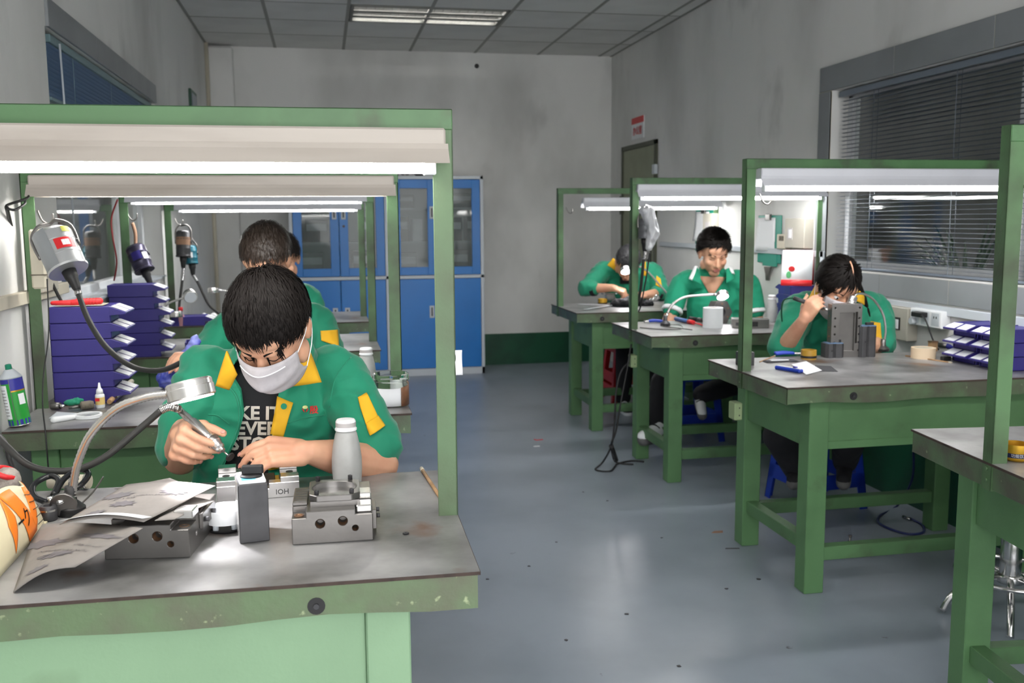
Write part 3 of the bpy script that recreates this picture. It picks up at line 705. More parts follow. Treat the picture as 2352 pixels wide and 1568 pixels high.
def free_sheet(name, corners, material, par, thick=.004, bulge=.01, bdir=(0, -1, .3), nu=8, nv=8):
    a, b, c, d = [Vector(q) for q in corners]; B = Vector(bdir).normalized()
    return MB().grid(lambda u, v: a * (1 - u) * (1 - v) + b * u * (1 - v) + c * u * v + d * (1 - u) * v + B * bulge * math.sin(math.pi * u) * (.4 + .6 * math.sin(math.pi * v)), nu, nv, thick).build(name, material, par)
def wr(amp=.006, k=(9, 9, 6), seed=0.0):
    def f(co):
        p = Vector((co.x * k[0] + seed, co.y * k[1], co.z * k[2]))
        a = noise.noise(p); b = 1 - abs(noise.noise(p * 1.7 + Vector((3, 5, 7)))) * 2.2
        return amp * (.6 * a + .7 * b)
    return f
def shoe(par, heel, toe, material='label', sole='black', s=1.0):
    h = Vector(heel); t = Vector(toe); d = t - h; mb = MB()
    mb.cap(h + V(0, 0, .035) * s, .036 * s, h + d * .5 + V(0, 0, .035) * s, .038 * s); mb.cap(h + d * .5 + V(0, 0, .03) * s, .037 * s, t + V(0, 0, .022) * s, .033 * s); mb.cap(h + V(0, 0, .07) * s, .034 * s, h + d * .25 + V(0, 0, .065) * s, .033 * s)
    o = organic(mb, 'shoe', material, par, .008, 4)
    MB().cap(h + V(0, 0, .008) * s, .036 * s, t + V(0, 0, .006) * s, .033 * s).build('sole', sole, o)
    u = d.normalized(); sd = u.cross(V(0, 0, 1)); MB().tube([h + d * .45 + sd * .03 * s + V(0, 0, .055) * s, h + d * .5 + V(0, 0, .075) * s, h + d * .45 - sd * .03 * s + V(0, 0, .055) * s], .006, 6, 3).build('lace', 'black_cloth' if material != 'black_cloth' else 'label', o)
    return o
def trousers(par, hips, knees, ankles, material='dark_trousers', r=(.10, .075, .055), top=None):
    mb = MB(); hl, hr = [Vector(h) for h in hips]
    mb.cap(hl, .11, hr, .11)
    if top is not None: mb.cap((hl + hr) / 2, .14, top, .12)
    for h, k, a in zip(hips, knees, ankles): mb.chain([(h, r[0]), (k, r[1]), (a, r[2])])
    return organic(mb, 'trousers', material, par, .011, 6, wr(.004, (8, 8, 8), 3))

# ================================================================ the masked worker with the rotary tool
def worker_front():
    H = head_frame((-0.1164, 2.1100, 1.1733), (-.22, -.66, -.72), (-.22, -.71, .67), .97)
    body = MB(); add_head(body, H)
    nb = Vector((-0.1276, 2.3900, 1.0912)); body.cap(H @ V(0, -.04, -.06), .055, nb, .065); body.cap(nb, .065, nb + V(0, .05, -.08), .06)
    # his right arm: elbow low, hand wrapped round the tool
    eR = Vector((-0.3546, 2.3700, 0.8362)); wR = Vector((-0.3292, 2.2450, 0.9250)); sR = Vector((-0.2950, 2.4400, 1.0223))
    body.chain([(sR, .05), (eR, .045), (wR + (eR - wR) * .15, .032), (wR, .028)])
    nails = []
    hand(body, wR, (.05, -.96, -.10), (-.90, -.15, .40), -1, ((1.0, .45, .25), (1.2, .7, .4), (1.25, .8, .45), (1.3, .85, .45)), .01, 1.10, (.62, .75, -.75), (.3, .1), nails)
    # his left arm resting on the bench
    eL = Vector((0.1197, 2.2900, 0.8095)); wL = Vector((-0.0434, 2.1550, 0.8817)); sL = Vector((0.0229, 2.4400, 1.0099))
    body.chain([(sL, .05), (eL, .047), (wL + (eL - wL) * .35, .042), (wL, .028)])
    hand(body, wL, (-.93, -.22, .12), (-.15, -.62, .77), 1, ((.55, .35, .2), (.6, .5, .25), (.65, .6, .3), (.7, .7, .3)), .05, 1.06, (.35, .85, -.55), (.1, .0), nails)
    p = organic(body, 'person', 'skin', None, .0036, 4)
    tag(p, 'person in a face mask and green jacket holding a rotary grinding tool', 'person')
    for nm in nails: nm.build('fingernail', 'nail', p)
    lips_brows(H, p, 'down', False)
    hair(H, p, 'hair', (.12, -.62, .78), 6500, .042, [(0, .46), (.55, .42), (.95, .24), (1.25, .12), (1.75, .10), (1.95, -.25), (2.3, -.42), (3.2, -.5)], .009, 3, .22, .0016)
    # fringe
    mb = MB(); R_ = random.Random(5)
    for k in range(420):
        ph = R_.uniform(-.72, .80); z0 = .56 - .1 * abs(ph); L = R_.uniform(.050, .078) * (1 - .30 * abs(ph)); pts = []
        cl = .12 * noise.noise(Vector((ph * 5, 0, 0))) ; L *= 1 + 1.2 * noise.noise(Vector((ph * 7, 3, 0)))
        for j in range(5):
            t = j / 4; a = ph + cl * t * 2; d = Vector((math.sin(a) * math.sqrt(1 - z0 * z0), math.cos(a) * math.sqrt(1 - z0 * z0), z0))
            q = HAIR_C + Vector((d.x * HAIR_R[0], d.y * HAIR_R[1], d.z * HAIR_R[2])) * 1.07
            pts.append(H @ (q + Vector((0, .006 * math.sin(t * 2), -L * t * 1.15 - .004)) + Vector((math.sin(a), math.cos(a), 0)) * (.012 * t)))
        nr = (H.to_3x3() @ Vector((math.sin(ph), math.cos(ph), 0))).normalized(); vs = []
        for j, q in enumerate(pts):
            t = (pts[min(j + 1, 4)] - pts[max(j - 1, 0)]).normalized(); sd = t.cross(nr).normalized() * .0026 * (1 - (j / 4) ** 2 * .92); vs += [q - sd, q + sd]
        mb._add(vs, [(2 * j, 2 * j + 1, 2 * j + 3, 2 * j + 2) for j in range(4)], True)
    tag(mb.build('fringe', 'hair', p), kind='stuff')
    face_mask(H, p)
    # shirt
    ch = Vector((-0.1442, 2.4500, 0.8990)); be = Vector((-0.1687, 2.4400, 0.7263))
    def torso(mb, g):
        mb.ell(ch, (.165 + g, .105 + g, .17 + g)); mb.ell(be, (.155 + g, .108 + g, .19 + g)); mb.cap(sR + V(.05, .01, -.02), .055 + g, sL + V(-.05, .01, -.02), .055 + g); mb.ell((ch + be) / 2, (.16 + g, .108 + g, .16 + g)); mb.cap(nb + V(0, .01, -.02), .075 + g, ch + V(0, 0, .1), .10 + g); mb.ell(be + V(0, .02, -.16), (.16 + g, .12 + g, .14))
        return mb
    sh = organic(torso(MB(), -.004), 't_shirt', 'black_cloth', p, .009, 6); tag(sh, 'black T-shirt with pale block letters')
    # jacket with its open front
    j = torso(MB(), .022)
    j.chain([(sR, .070), (sR + (eR - sR) * .45 + V(-.006, 0, 0), .068), (sR + (eR - sR) * .84 + V(-.002, .0, 0), .064)])
    j.chain([(sL, .070), (sL + (eL - sL) * .5 + V(.008, -.01, .01), .068), (sL + (eL - sL) * .90 + V(.0, .0, .018), .061)])
    ja = organic(j, 'jacket', 'jacket', p, .0065, 5, wr(.013, (8, 8, 11), 1))
    poly = [(-0.2341, 2.3000, 1.0360), (-0.2070, 2.3000, 0.9963), (-0.2004, 2.3000, 0.9402), (-0.2167, 2.3000, 0.8860), (-0.2506, 2.3000, 0.8188), (-0.2825, 2.3000, 0.7085), (-0.1605, 2.3000, 0.7001), (-0.1462, 2.3000, 0.8073), (-0.1372, 2.3000, 0.8818), (-0.1217, 2.3000, 0.9714), (-0.1057, 2.3000, 1.0183), (-0.1107, 2.3000, 1.1024), (-0.1906, 2.3000, 1.1051)]
    cut(ja, MB().prism([(q[0], q[2]) for q in poly], 2.0, 2.44, 'y'))
    for f_ in ja.data.polygons: f_.use_smooth = True
    bj = bvh_of(ja); bs = bvh_of(sh)
    # zip edges
    for pts in ([(-0.2345, 2.3000, 1.0277), (-0.2072, 2.3000, 0.9931), (-0.2004, 2.3000, 0.9402), (-0.2167, 2.3000, 0.8860), (-0.2506, 2.3000, 0.8188)], [(-0.1080, 2.3000, 1.0131), (-0.1196, 2.3000, 0.9714), (-0.1307, 2.3000, 0.9188), (-0.1433, 2.3000, 0.8286)]):
        side = -1 if pts[0][0] < -.1 else 1
        MB().tube([drop(Vector(q) + V(side * .006, 0, 0), bj, .001) for q in curve(pts, 6)], .0028, 6, 1).build('zip_edge', 'jacket', ja)
    # collar wings, placket, sleeve patch
    free_sheet('collar', [(-0.2210, 2.2350, 1.1086), (-0.1994, 2.2150, 1.0565), (-0.2219, 2.2450, 1.0190), (-0.2507, 2.2550, 1.0256)], 'yellow', ja, .004, .012)
    free_sheet('collar', [(-0.0454, 2.2850, 1.1106), (-0.0147, 2.2550, 1.0242), (-0.0869, 2.2250, 1.0240), (-0.0773, 2.2250, 1.0726)], 'yellow', ja, .004, .016)
    drape('placket', [(-0.1171, 2.3000, 0.9861), (-0.0821, 2.3000, 0.9697), (-0.1086, 2.3000, 0.8867), (-0.1390, 2.3000, 0.8894)], 'yellow', ja, bj, .004)
    drape('placket', [(-0.1390, 2.3000, 0.8894), (-0.1086, 2.3000, 0.8867), (-0.1216, 2.3000, 0.8112), (-0.1492, 2.3000, 0.8075)], 'yellow', ja, bj, .003)
    MB().cyl(drop((-0.1038, 2.3000, 0.9622), bj, .003), drop((-0.1038, 2.3000, 0.9622), bj, .011), .0075, n=12).build('snap_button', 'jacket', ja)
    drape('sleeve_patch', [(0.0719, 2.3000, 0.9767), (0.0931, 2.3000, 0.9855), (0.1189, 2.3000, 0.9249), (0.0890, 2.3000, 0.9079)], 'yellow', ja, bj, .005, bulge=.004)
    drape('sleeve_patch', [(0.0890, 2.3000, 0.9112), (0.1190, 2.3000, 0.9282), (0.1353, 2.3000, 0.9024), (0.0998, 2.3000, 0.8802)], 'yellow', ja, bj, .005, bulge=.006)
    MB().tube([drop(q, bj, .0005) for q in curve([(-0.0971, 2.3000, 0.9203), (-0.0558, 2.3000, 0.9312), (-0.0093, 2.3000, 0.9364)], 8)], .0016, 6, 1).build('yoke_seam', 'jacket', ja)
    MB().tube([drop(q, bj, .0005) for q in curve([(-0.2785, 2.3000, 0.9502), (-0.2569, 2.3000, 0.9461), (-0.2301, 2.3000, 0.9237)], 8)], .0016, 6, 1).build('yoke_seam', 'jacket', ja)
    MB().tube([drop(q, bj, .0005) for q in curve([(0.0593, 2.3500, 1.0685), (0.0196, 2.3500, 1.0157), (0.0038, 2.3500, 0.9454)], 8)], .0018, 6, 1).build('armhole_seam', 'jacket', ja)
    # emblem: pale oval, two red leaves, a red character
    def dec(name, poly, m_, off):
        c = sum((Vector(q) for q in poly), Vector()) / len(poly); vs = [drop(q, bj, off) for q in poly]; mb = MB(); mb._add([drop(c, bj, off)] + vs, [(0, i + 1, (i + 1) % len(vs) + 1) for i in range(len(vs))]); return mb.build(name, m_, ja)
    em = Vector((-0.0543, 2.3100, 0.9505)); u = V(1, 0, 0); v = V(0, 0, 1); k = .00108
    dec('emblem', [em + u * 6 * k * math.cos(a) + v * (5 + 4 * math.sin(a)) * k for a in [i * .628 for i in range(10)]], 'emblem_pale', .003)
    for q in (-1, 1): dec('emblem', [em + (u * q * x + v * y) * k for x, y in ((1, -7), (3.5, -5), (6.5, 0), (6.6, 3), (4.5, 1), (2, -2))], 'emblem_red', .004)
    me = text_mesh('殷', .021, bold=.0004); me.transform(frame(Vector((-0.0338, 2.3100, 0.9474)), u, v)); me.materials.clear(); me.materials.append(M['emblem_red'])
    for q in me.vertices: q.co = drop(q.co, bj, .0035)
    obj('emblem_character', me, ja)
    # the lettering on the shirt
    for txt, px, z_ in (('KE IT', 0, 0), ('EVER', 1, 1), ('STOP', 2, 2)):
        org = (Vector((-0.1631, 2.3300, 0.9409)), Vector((-0.1707, 2.3300, 0.9037)), Vector((-0.1804, 2.3300, 0.8665)))[px]
        me = text_mesh(txt, .045, bold=.0014); me.transform(frame(org, (1, 0, -.06), (.06, 0, 1))); me.materials.clear(); me.materials.append(M['print'])
        for q in me.vertices: q.co = drop(q.co, bs, .002)
        obj('shirt_print', me, sh)
    hp = be + V(0, .05, -.30); hp.z = .56
    trousers(p, [hp + V(-.1, 0, 0), hp + V(.1, 0, 0)], [hp + V(-.14, -.40, .0), hp + V(.14, -.40, .0)], [hp + V(-.14, -.34, -.46), hp + V(.14, -.34, -.46)], top=be)
    for q in (-1, 1): shoe(p, (hp.x + q * .14, hp.y - .30, .005), (hp.x + q * .15, hp.y - .50, .005), 'black_cloth', 'label')
    return p
mat('emblem_red', (.55, .02, .02), .7)
worker_front()

# ================================================================ the other workers
def simple_worker(label, hc, fwd, up, hs, sR, eR, wR, sL, eL, wL, neck, chest, belly, hair_kw, top='jacket', handR=None, handL=None, vox=.007, sleeve=.92, sleeveL=None, rr=1.0, skin_v=None, seed=1):
    H = head_frame(hc, fwd, up, hs); b = MB(); add_head(b, H)
    sR, eR, wR, sL, eL, wL, nb, ch, be = [Vector(q) for q in (sR, eR, wR, sL, eL, wL, neck, chest, belly)]
    b.cap(H @ V(0, -.03, -.07), .050, nb, .058); b.cap(nb, .058, nb + V(0, .05, -.06), .055)
    nails = MB()
    for (s_, e_, w_, hd) in ((sR, eR, wR, handR), (sL, eL, wL, handL)):
        b.chain([(s_, .045), (e_, .042), (e_ + (w_ - e_) * .4, .038), (w_, .027)])
        if hd: hand(b, w_, *hd, nails=nails)
    p = tag(organic(b, 'person', 'skin', None, skin_v or .0055, 4), label, 'person')
    if handR or handL: tag(nails.build('fingernails', 'nail', p), kind='stuff')
    else: nails.bm.free()
    def torso(mb, g):
        mb.ell(ch, (.165 + g, .105 + g, .17 + g)); mb.ell(be, (.155 + g, .11 + g, .19 + g)); mb.ell((ch + be) / 2, (.16 + g, .108 + g, .16 + g))
        mb.cap(sR + (nb - sR) * .22, .055 + g, sL + (nb - sL) * .22, .055 + g); mb.cap(nb + V(0, .015, -.03), .068 + g, ch + V(0, 0, .08), .10 + g); mb.ell(be + V(0, .02, -.14), (.16 + g, .12 + g, .13)); return mb
    j = torso(MB(), .018)
    for (s_, e_, w_, sl) in ((sR, eR, wR, sleeve), (sL, eL, wL, sleeveL or sleeve)):
        if sl <= 1: j.chain([(s_, .070 * rr), (s_ + (e_ - s_) * sl * .55, .070 * rr), (s_ + (e_ - s_) * sl, .063 * rr)])
        else: j.chain([(s_, .072 * rr), (s_ + (e_ - s_) * .5, .070 * rr), (e_, .064 * rr), (e_ + (w_ - e_) * (sl - 1), .052 * rr)])
    ja = organic(j, 'jacket' if top == 'jacket' else 'polo_shirt', top, p, vox, 5, wr(.011 if top == 'jacket' else .007, (8, 8, 10), seed))
    if hair_kw: hair(H, p, **hair_kw)
    return p, H, ja, bvh_of(ja)
def seat_legs(p, be, dy=-.40, shoes=None, mt='dark_trousers'):
    hp = Vector(be) + V(0, .05, -.29); hp.z = .565
    trousers(p, [hp + V(-.1, 0, 0), hp + V(.1, 0, 0)], [hp + V(-.13, dy, .0), hp + V(.13, dy, .0)], [V(hp.x - .13, hp.y + dy + .06, .10), V(hp.x + .13, hp.y + dy + .06, .10)], mt, top=be)
    for q in (-1, 1): shoe(p, (hp.x + q * .13, hp.y + dy + .10, .005), (hp.x + q * .14, hp.y + dy - .09, .005), shoes or 'black_cloth', 'label')

# ---- second worker on the left, bowed behind the first
p, H, ja, bv = simple_worker('person in a green jacket bowed over the bench behind the masked worker',
    (-0.2140, 3.8000, 1.2633), (-.35, -.62, -.66), (-.2, -.68, .66), 1.04,
    (-0.4169, 4.0200, 0.9414), (-0.5209, 3.8500, 0.8097), (-0.4634, 3.6200, 0.9170), (-0.0309, 4.0200, 0.9753), (0.0251, 3.9200, 0.7955), (-0.0829, 3.6000, 0.7992), (-0.2015, 3.9800, 1.0828), (-0.2110, 4.0200, 0.8805), (-0.2201, 4.0200, 0.6420),
    dict(material='hair_brown', whorl=(.1, -.55, .8), n=1500, length=.035, lift=.008, seed=11), 'jacket', ((-.6, -.7, .1), (-.3, -.3, .9), -1, ((.5, .5, .3),) * 4), None, .008, 1.15)
lips_brows(H, p, 'down')
drape('sleeve_patch', [(-0.0204, 3.9000, 0.9611), (0.0474, 3.9000, 0.9644), (0.0506, 3.9000, 0.8946), (-0.0182, 3.9000, 0.9219)], 'yellow', ja, bv, .005)
free_sheet('collar', [(-0.1501, 3.8300, 1.1538), (-0.0950, 3.8600, 1.0726), (-0.1392, 3.8400, 1.0494), (-0.1689, 3.8300, 1.0941)], 'yellow', ja, .004, .01)
seat_legs(p, (-0.2201, 4.0200, 0.6420))
# ---- third worker on the left, nearly hidden
p, H, ja, bv = simple_worker('person almost hidden behind the two bowed workers on the left side',
    (-0.2146, 5.3200, 1.2074), (-.1, -.85, -.5), (0, -.5, .85), 1.04,
    (-0.3640, 5.5200, 0.9373), (-0.4221, 5.4000, 0.7554), (-0.3409, 5.2000, 0.7302), (-0.0817, 5.5200, 0.9554), (-0.0482, 5.4000, 0.7683), (-0.1124, 5.2000, 0.7463), (-0.2143, 5.4800, 1.0599), (-0.2231, 5.5200, 0.8594), (-0.2322, 5.5200, 0.6093),
    dict(material='hair', n=700, length=.035, lift=.008, seed=12), 'jacket', None, None, .010, 1.2)
lips_brows(H, p, 'down')
seat_legs(p, (-0.2322, 5.5200, 0.6093))
# ---- far worker by the door
p, H, ja, bv = simple_worker('person in a green jacket under the small round lamp beside the door',
    (2.1684, 6.6200, 1.0867), (-.04, -.52, -.85), (0, -.85, .52), 1.02,
    (2.0631, 6.8600, 1.0196), (1.8855, 6.7200, 0.9020), (2.0421, 6.5600, 0.9128), (2.4512, 6.8600, 1.0030), (2.4787, 6.7400, 0.8556), (2.2931, 6.5800, 0.8554), (2.2413, 6.8200, 1.0087), (2.2554, 6.8600, 0.8913), (2.2637, 6.8800, 0.6908),
    dict(material='hair_grey', whorl=(0, -.5, .8), n=900, length=.026, lift=.007, seed=13, line=[(0, .46), (.6, .44), (1.1, .2), (1.45, -.05), (1.65, -.30), (2.1, -.52), (3.2, -.62)]), 'jacket',
    ((.75, -.4, -.25), (.1, -.35, .9), -1, ((.9, .5, .3), (1.0, .6, .3), (1.1, .6, .3), (1.2, .6, .3)), .02, 1.0, (.3, .7, -.6)), ((-.8, -.35, .0), (-.1, -.5, .8), 1, ((.6, .5, .3),) * 4), .008, 1.28)
lips_brows(H, p, 'down')
free_sheet('collar', [(2.0875, 6.7000, 1.1229), (2.1252, 6.6600, 1.0603), (2.1081, 6.7000, 1.0268), (2.0535, 6.7400, 1.0675)], 'yellow', ja, .004, .012)
free_sheet('collar', [(2.2985, 6.6800, 1.0790), (2.3322, 6.7000, 1.0936), (2.3472, 6.7200, 0.9830), (2.2927, 6.6800, 0.9926)], 'yellow', ja, .004, .012)
drape('sleeve_patch', [(2.4576, 6.8000, 0.9798), (2.4889, 6.8000, 0.9562), (2.5037, 6.8000, 0.8836), (2.4516, 6.8000, 0.9077)], 'yellow', ja, bv, .006)
def cuff(name, a, b, r, m_, par, w=.018): a = Vector(a); b = Vector(b); d = (b - a).normalized(); return MB().cyl(a, a + d * w, r, r * .97, 18).build(name, m_, par)
cuff('cuff', (1.9204, 6.6800, 0.8976), (2.0421, 6.5600, 0.9128), .052, 'black_cloth', ja, .03); cuff('cuff', (2.4300, 6.7000, 0.8498), (2.2931, 6.5800, 0.8554), .052, 'black_cloth', ja, .03)
free_sheet('scarf', [(2.1305, 6.6650, 1.0091), (2.2121, 6.6600, 1.0079), (2.2260, 6.7000, 0.9413), (2.1454, 6.7100, 0.9423)], 'black_cloth', ja, .02, .02)
seat_legs(p, (2.2637, 6.8800, 0.6908))
# ---- man in the polo shirt
p, H, ja, bv = simple_worker('person in a green polo shirt with white striped collar looking down',
    (2.3631, 5.5200, 1.1944), (-.10, -.90, -.42), (-.06, -.40, .92), 1.07,
    (2.2051, 5.6600, 0.9897), (2.0974, 5.5800, 0.7635), (2.0671, 5.4200, 0.6478), (2.6736, 5.6600, 0.9802), (2.6959, 5.5800, 0.7328), (2.5783, 5.4500, 0.6274), (2.3980, 5.6100, 1.0848), (2.4330, 5.6600, 0.8518), (2.4373, 5.6600, 0.6476),
    dict(material='hair', whorl=(-.55, .55, .65), n=2000, length=.045, lift=.014, seed=14, line=[(0, .52), (.55, .44), (.95, .30), (1.15, .05), (1.4, -.05), (1.6, -.30), (2.1, -.50), (3.2, -.6)], cap_r=1.09), 'polo', None, None, .007, .66, rr=.95, skin_v=.0045, seed=5)
lips_brows(H, p, 'down')
# quiff
mb = MB(); R_ = random.Random(4)
for k in range(900):
    ph = R_.uniform(-1.2, 1.2); z0 = .60 + R_.uniform(-.05, .37); d = Vector((math.sin(ph) * math.sqrt(1 - z0 * z0), math.cos(ph) * math.sqrt(1 - z0 * z0), z0)); pts = []
    q0 = HAIR_C + Vector((d.x * HAIR_R[0], d.y * HAIR_R[1], d.z * HAIR_R[2])) * 1.05
    jx, jz = R_.gauss(0, .006), R_.gauss(0, .006)
    for t in (0, .33, .66, 1): pts.append(H @ (q0 + Vector((.012 * t - .040 * t * t + jx * t, .002 - .008 * t + jz * t, (.026 + .010 * math.cos(ph * 1.5 - .3) + jz) * math.sin(t * 1.9) - .008 * t))))
    vs = []; wv = (H.to_3x3() @ Vector((.5, .6, .6))).normalized()
    for j_, q in enumerate(pts): vs += [q + wv * .0024 * (1 - .85 * j_ / 3), q - wv * .0024 * (1 - .85 * j_ / 3)]
    mb._add(vs, [(2 * j_, 2 * j_ + 1, 2 * j_ + 3, 2 * j_ + 2) for j_ in range(3)], True)
tag(mb.build('quiff', 'hair', p), kind='stuff')
# open neck, collar wings with white stripe, sleeve bands
drape('bare_neck', [(2.2635, 5.5000, 1.0524), (2.4379, 5.5000, 1.0438), (2.3627, 5.5000, 0.9403), (2.3282, 5.5000, 0.9491)], 'skin', p, bv, .003, 8, 10)
for w_, st in (([(2.2769, 5.5700, 1.1050), (2.2688, 5.5000, 1.0737), (2.2726, 5.4850, 0.9943), (2.2152, 5.5200, 1.0307)], [(2.2674, 5.5750, 1.1076), (2.2769, 5.5700, 1.1050), (2.2218, 5.5150, 1.0255), (2.2087, 5.5250, 1.0332)]), ([(2.4501, 5.5300, 1.0905), (2.4995, 5.5700, 1.0986), (2.5020, 5.5200, 1.0252), (2.4372, 5.4900, 1.0040)], [(2.4760, 5.5500, 1.1027), (2.4995, 5.5700, 1.1013), (2.5058, 5.5300, 1.0571), (2.4867, 5.5200, 1.0634)])):
    free_sheet('collar', w_, 'polo', ja, .005, .010); free_sheet('collar_stripe', st, 'label', ja, .006, .012)
R2a, R2b = Vector((2.2051, 5.6600, 0.9897)), Vector((2.0974, 5.5800, 0.7635)); q = R2a + (R2b - R2a) * .66
MB().lathe([(.062, 0), (.067, .008), (.067, .024), (.062, .03)], q - (R2b - R2a).normalized() * .01, 20, R2b - R2a).build('sleeve_band', 'label', ja)
R2a, R2b = Vector((2.6736, 5.6600, 0.9802)), Vector((2.6959, 5.5800, 0.7328)); q = R2a + (R2b - R2a) * .66
MB().lathe([(.062, 0), (.067, .008), (.067, .024), (.062, .03)], q - (R2b - R2a).normalized() * .01, 20, R2b - R2a).build('sleeve_band', 'label', ja)
b0 = Vector((2.4373, 5.6600, 0.6476)); hp = V(b0.x, 5.70, .57)
trousers(p, [hp + V(-.1, 0, 0), hp + V(.1, 0, 0)], [(2.0007, 5.4200, 0.4090), (2.4561, 5.3600, 0.4005)], [(1.9195, 5.2800, 0.1856), (2.2113, 5.3000, 0.3541)], top=b0)
shoe(p, (1.9662, 5.3000, 0.1070), (1.7901, 5.1400, 0.1263), 'label', 'cab_dark', 1.15); shoe(p, (2.2041, 5.3200, 0.2839), (2.1749, 5.2000, 0.2399), 'label', 'cab_dark', .85)
# ---- woman with the drilled plate
p, H, ja, bv = simple_worker('person with black tied hair and face mask in green jacket behind a steel plate',
    (2.2607, 3.9000, 1.0945), (-.05, -.82, -.56), (.05, -.55, .83), 1.02,
    (2.1883, 4.1000, 0.9719), (2.0545, 3.9800, 0.8101), (2.0631, 3.8200, 0.9563), (2.5840, 4.1000, 0.9619), (2.5362, 3.9700, 0.8159), (2.3493, 3.8000, 0.8239), (2.3642, 4.0600, 1.0367), (2.3941, 4.1000, 0.8668), (2.3910, 4.1000, 0.6569),
    dict(material='hair', whorl=(-.12, .35, .90), n=1800, length=.07, lift=.009, seed=15, jitter=.12, line=[(0, .56), (.4, .50), (.8, .30), (1.1, .0), (1.4, -.35), (1.8, -.55), (3.2, -.6)], cap_r=1.08), 'jacket',
    ((.25, -.35, .75), (-.65, -.6, .25), -1, ((.9, .5, .3), (1.0, .5, .3), (1.05, .5, .3), (1.1, .5, .3)), .01, .98, (.75, .6, -.6)), ((-.75, -.3, .5), (-.2, -.6, .7), 1, ((.6, .5, .3),) * 4), .0065, 1.02, rr=1.05, skin_v=.0045, seed=9)
lips_brows(H, p, 'open', False); face_mask(H, p, 'mask', .0, -.01)
# sweeping fringe, parting and tail
mb = MB(); R_ = random.Random(8)
for k in range(420):
    left = k % 3 != 0; t0 = R_.uniform(0, 1); z0 = .97 - .45 * t0; x0 = -.10 - .04 * t0; y0 = math.sqrt(max(0, 1 - z0 * z0 - x0 * x0)); d = Vector((x0, y0, z0)); pts = []
    for j_ in range(6):
        t = j_ / 5; q = HAIR_C + Vector((d.x * HAIR_R[0], d.y * HAIR_R[1], d.z * HAIR_R[2])) * 1.09; sx = -1 if left else 1
        L = R_.uniform(.9, 1.1)
        if left: q = q + Vector((.080 * t * L + .012 * t0 * t, .010 * math.sin(t * 3) - .030 * t * t, -.002 - .085 * t * t * (.35 + t0)))
        else: q = q + Vector((-.066 * t * L, .004 * math.sin(t * 3) - .035 * t * t, -.060 * t * t * (.3 + t0)))
        pts.append(H @ q)
    vs = []
    for j_, q in enumerate(pts):
        sd = (H.to_3x3() @ Vector((.3, 0, 1))).normalized() * .0035 * (1 - .75 * (j_ / 5) ** 2); vs += [q - sd, q + sd]
    mb._add(vs, [(2 * j_, 2 * j_ + 1, 2 * j_ + 3, 2 * j_ + 2) for j_ in range(5)], True)
tag(mb.build('fringe', 'hair', p), kind='stuff')
MB().tube([H @ (HAIR_C + Vector((d[0] * HAIR_R[0], d[1] * HAIR_R[1], d[2] * HAIR_R[2])) * 1.105) for d in ((-.10, .1, .985), (-.11, .35, .92), (-.12, .56, .80), (-.13, .68, .70))], .0035, 6, 4).build('parting', 'skin', p)
MB().tube([(2.4036, 3.9700, 1.1029), (2.4754, 4.0200, 1.0169), (2.5037, 4.0200, 0.9342), (2.5012, 4.0000, 0.8646)], lambda t: .016 * (1 - t) + .003, 8, 5).build('hair_tail', 'hair', p)
free_sheet('collar', [(2.2156, 4.0000, 1.0947), (2.1995, 3.9200, 1.0314), (2.1806, 3.9400, 1.0302), (2.1790, 4.0000, 1.0254)], 'yellow', ja, .004, .01)
free_sheet('collar', [(2.4178, 4.0000, 1.0906), (2.4601, 4.0000, 1.0351), (2.4371, 3.9600, 1.0025), (2.3697, 3.9300, 1.0266)], 'yellow', ja, .004, .012)
drape('sleeve_patch', [(2.5010, 4.0000, 0.9199), (2.5508, 4.0000, 0.9103), (2.5644, 4.0000, 0.8112), (2.5134, 4.0000, 0.8437)], 'yellow', ja, bv, .006)
drape('placket', [(2.2915, 4.0000, 0.8811), (2.3091, 4.0000, 0.8806), (2.3020, 4.0000, 0.7788), (2.2755, 4.0000, 0.7797)], 'yellow', ja, bv, .004)
b0 = Vector((2.3910, 4.1000, 0.6569)); hp = V(b0.x, 4.15, .57)
trousers(p, [hp + V(-.1, 0, 0), hp + V(.1, 0, 0)], [(2.0300, 3.9500, 0.4111), (2.3221, 3.8500, 0.3981)], [(2.1716, 4.0500, 0.2123), (2.3823, 3.9800, 0.2603)], top=b0)
shoe(p, (2.1995, 4.1000, 0.1653), (2.1230, 3.9800, 0.1667), 'black_cloth', 'cab_dark'); shoe(p, (2.4080, 4.0200, 0.2062), (2.3083, 3.8600, 0.1883), 'black_cloth', 'cab_dark')

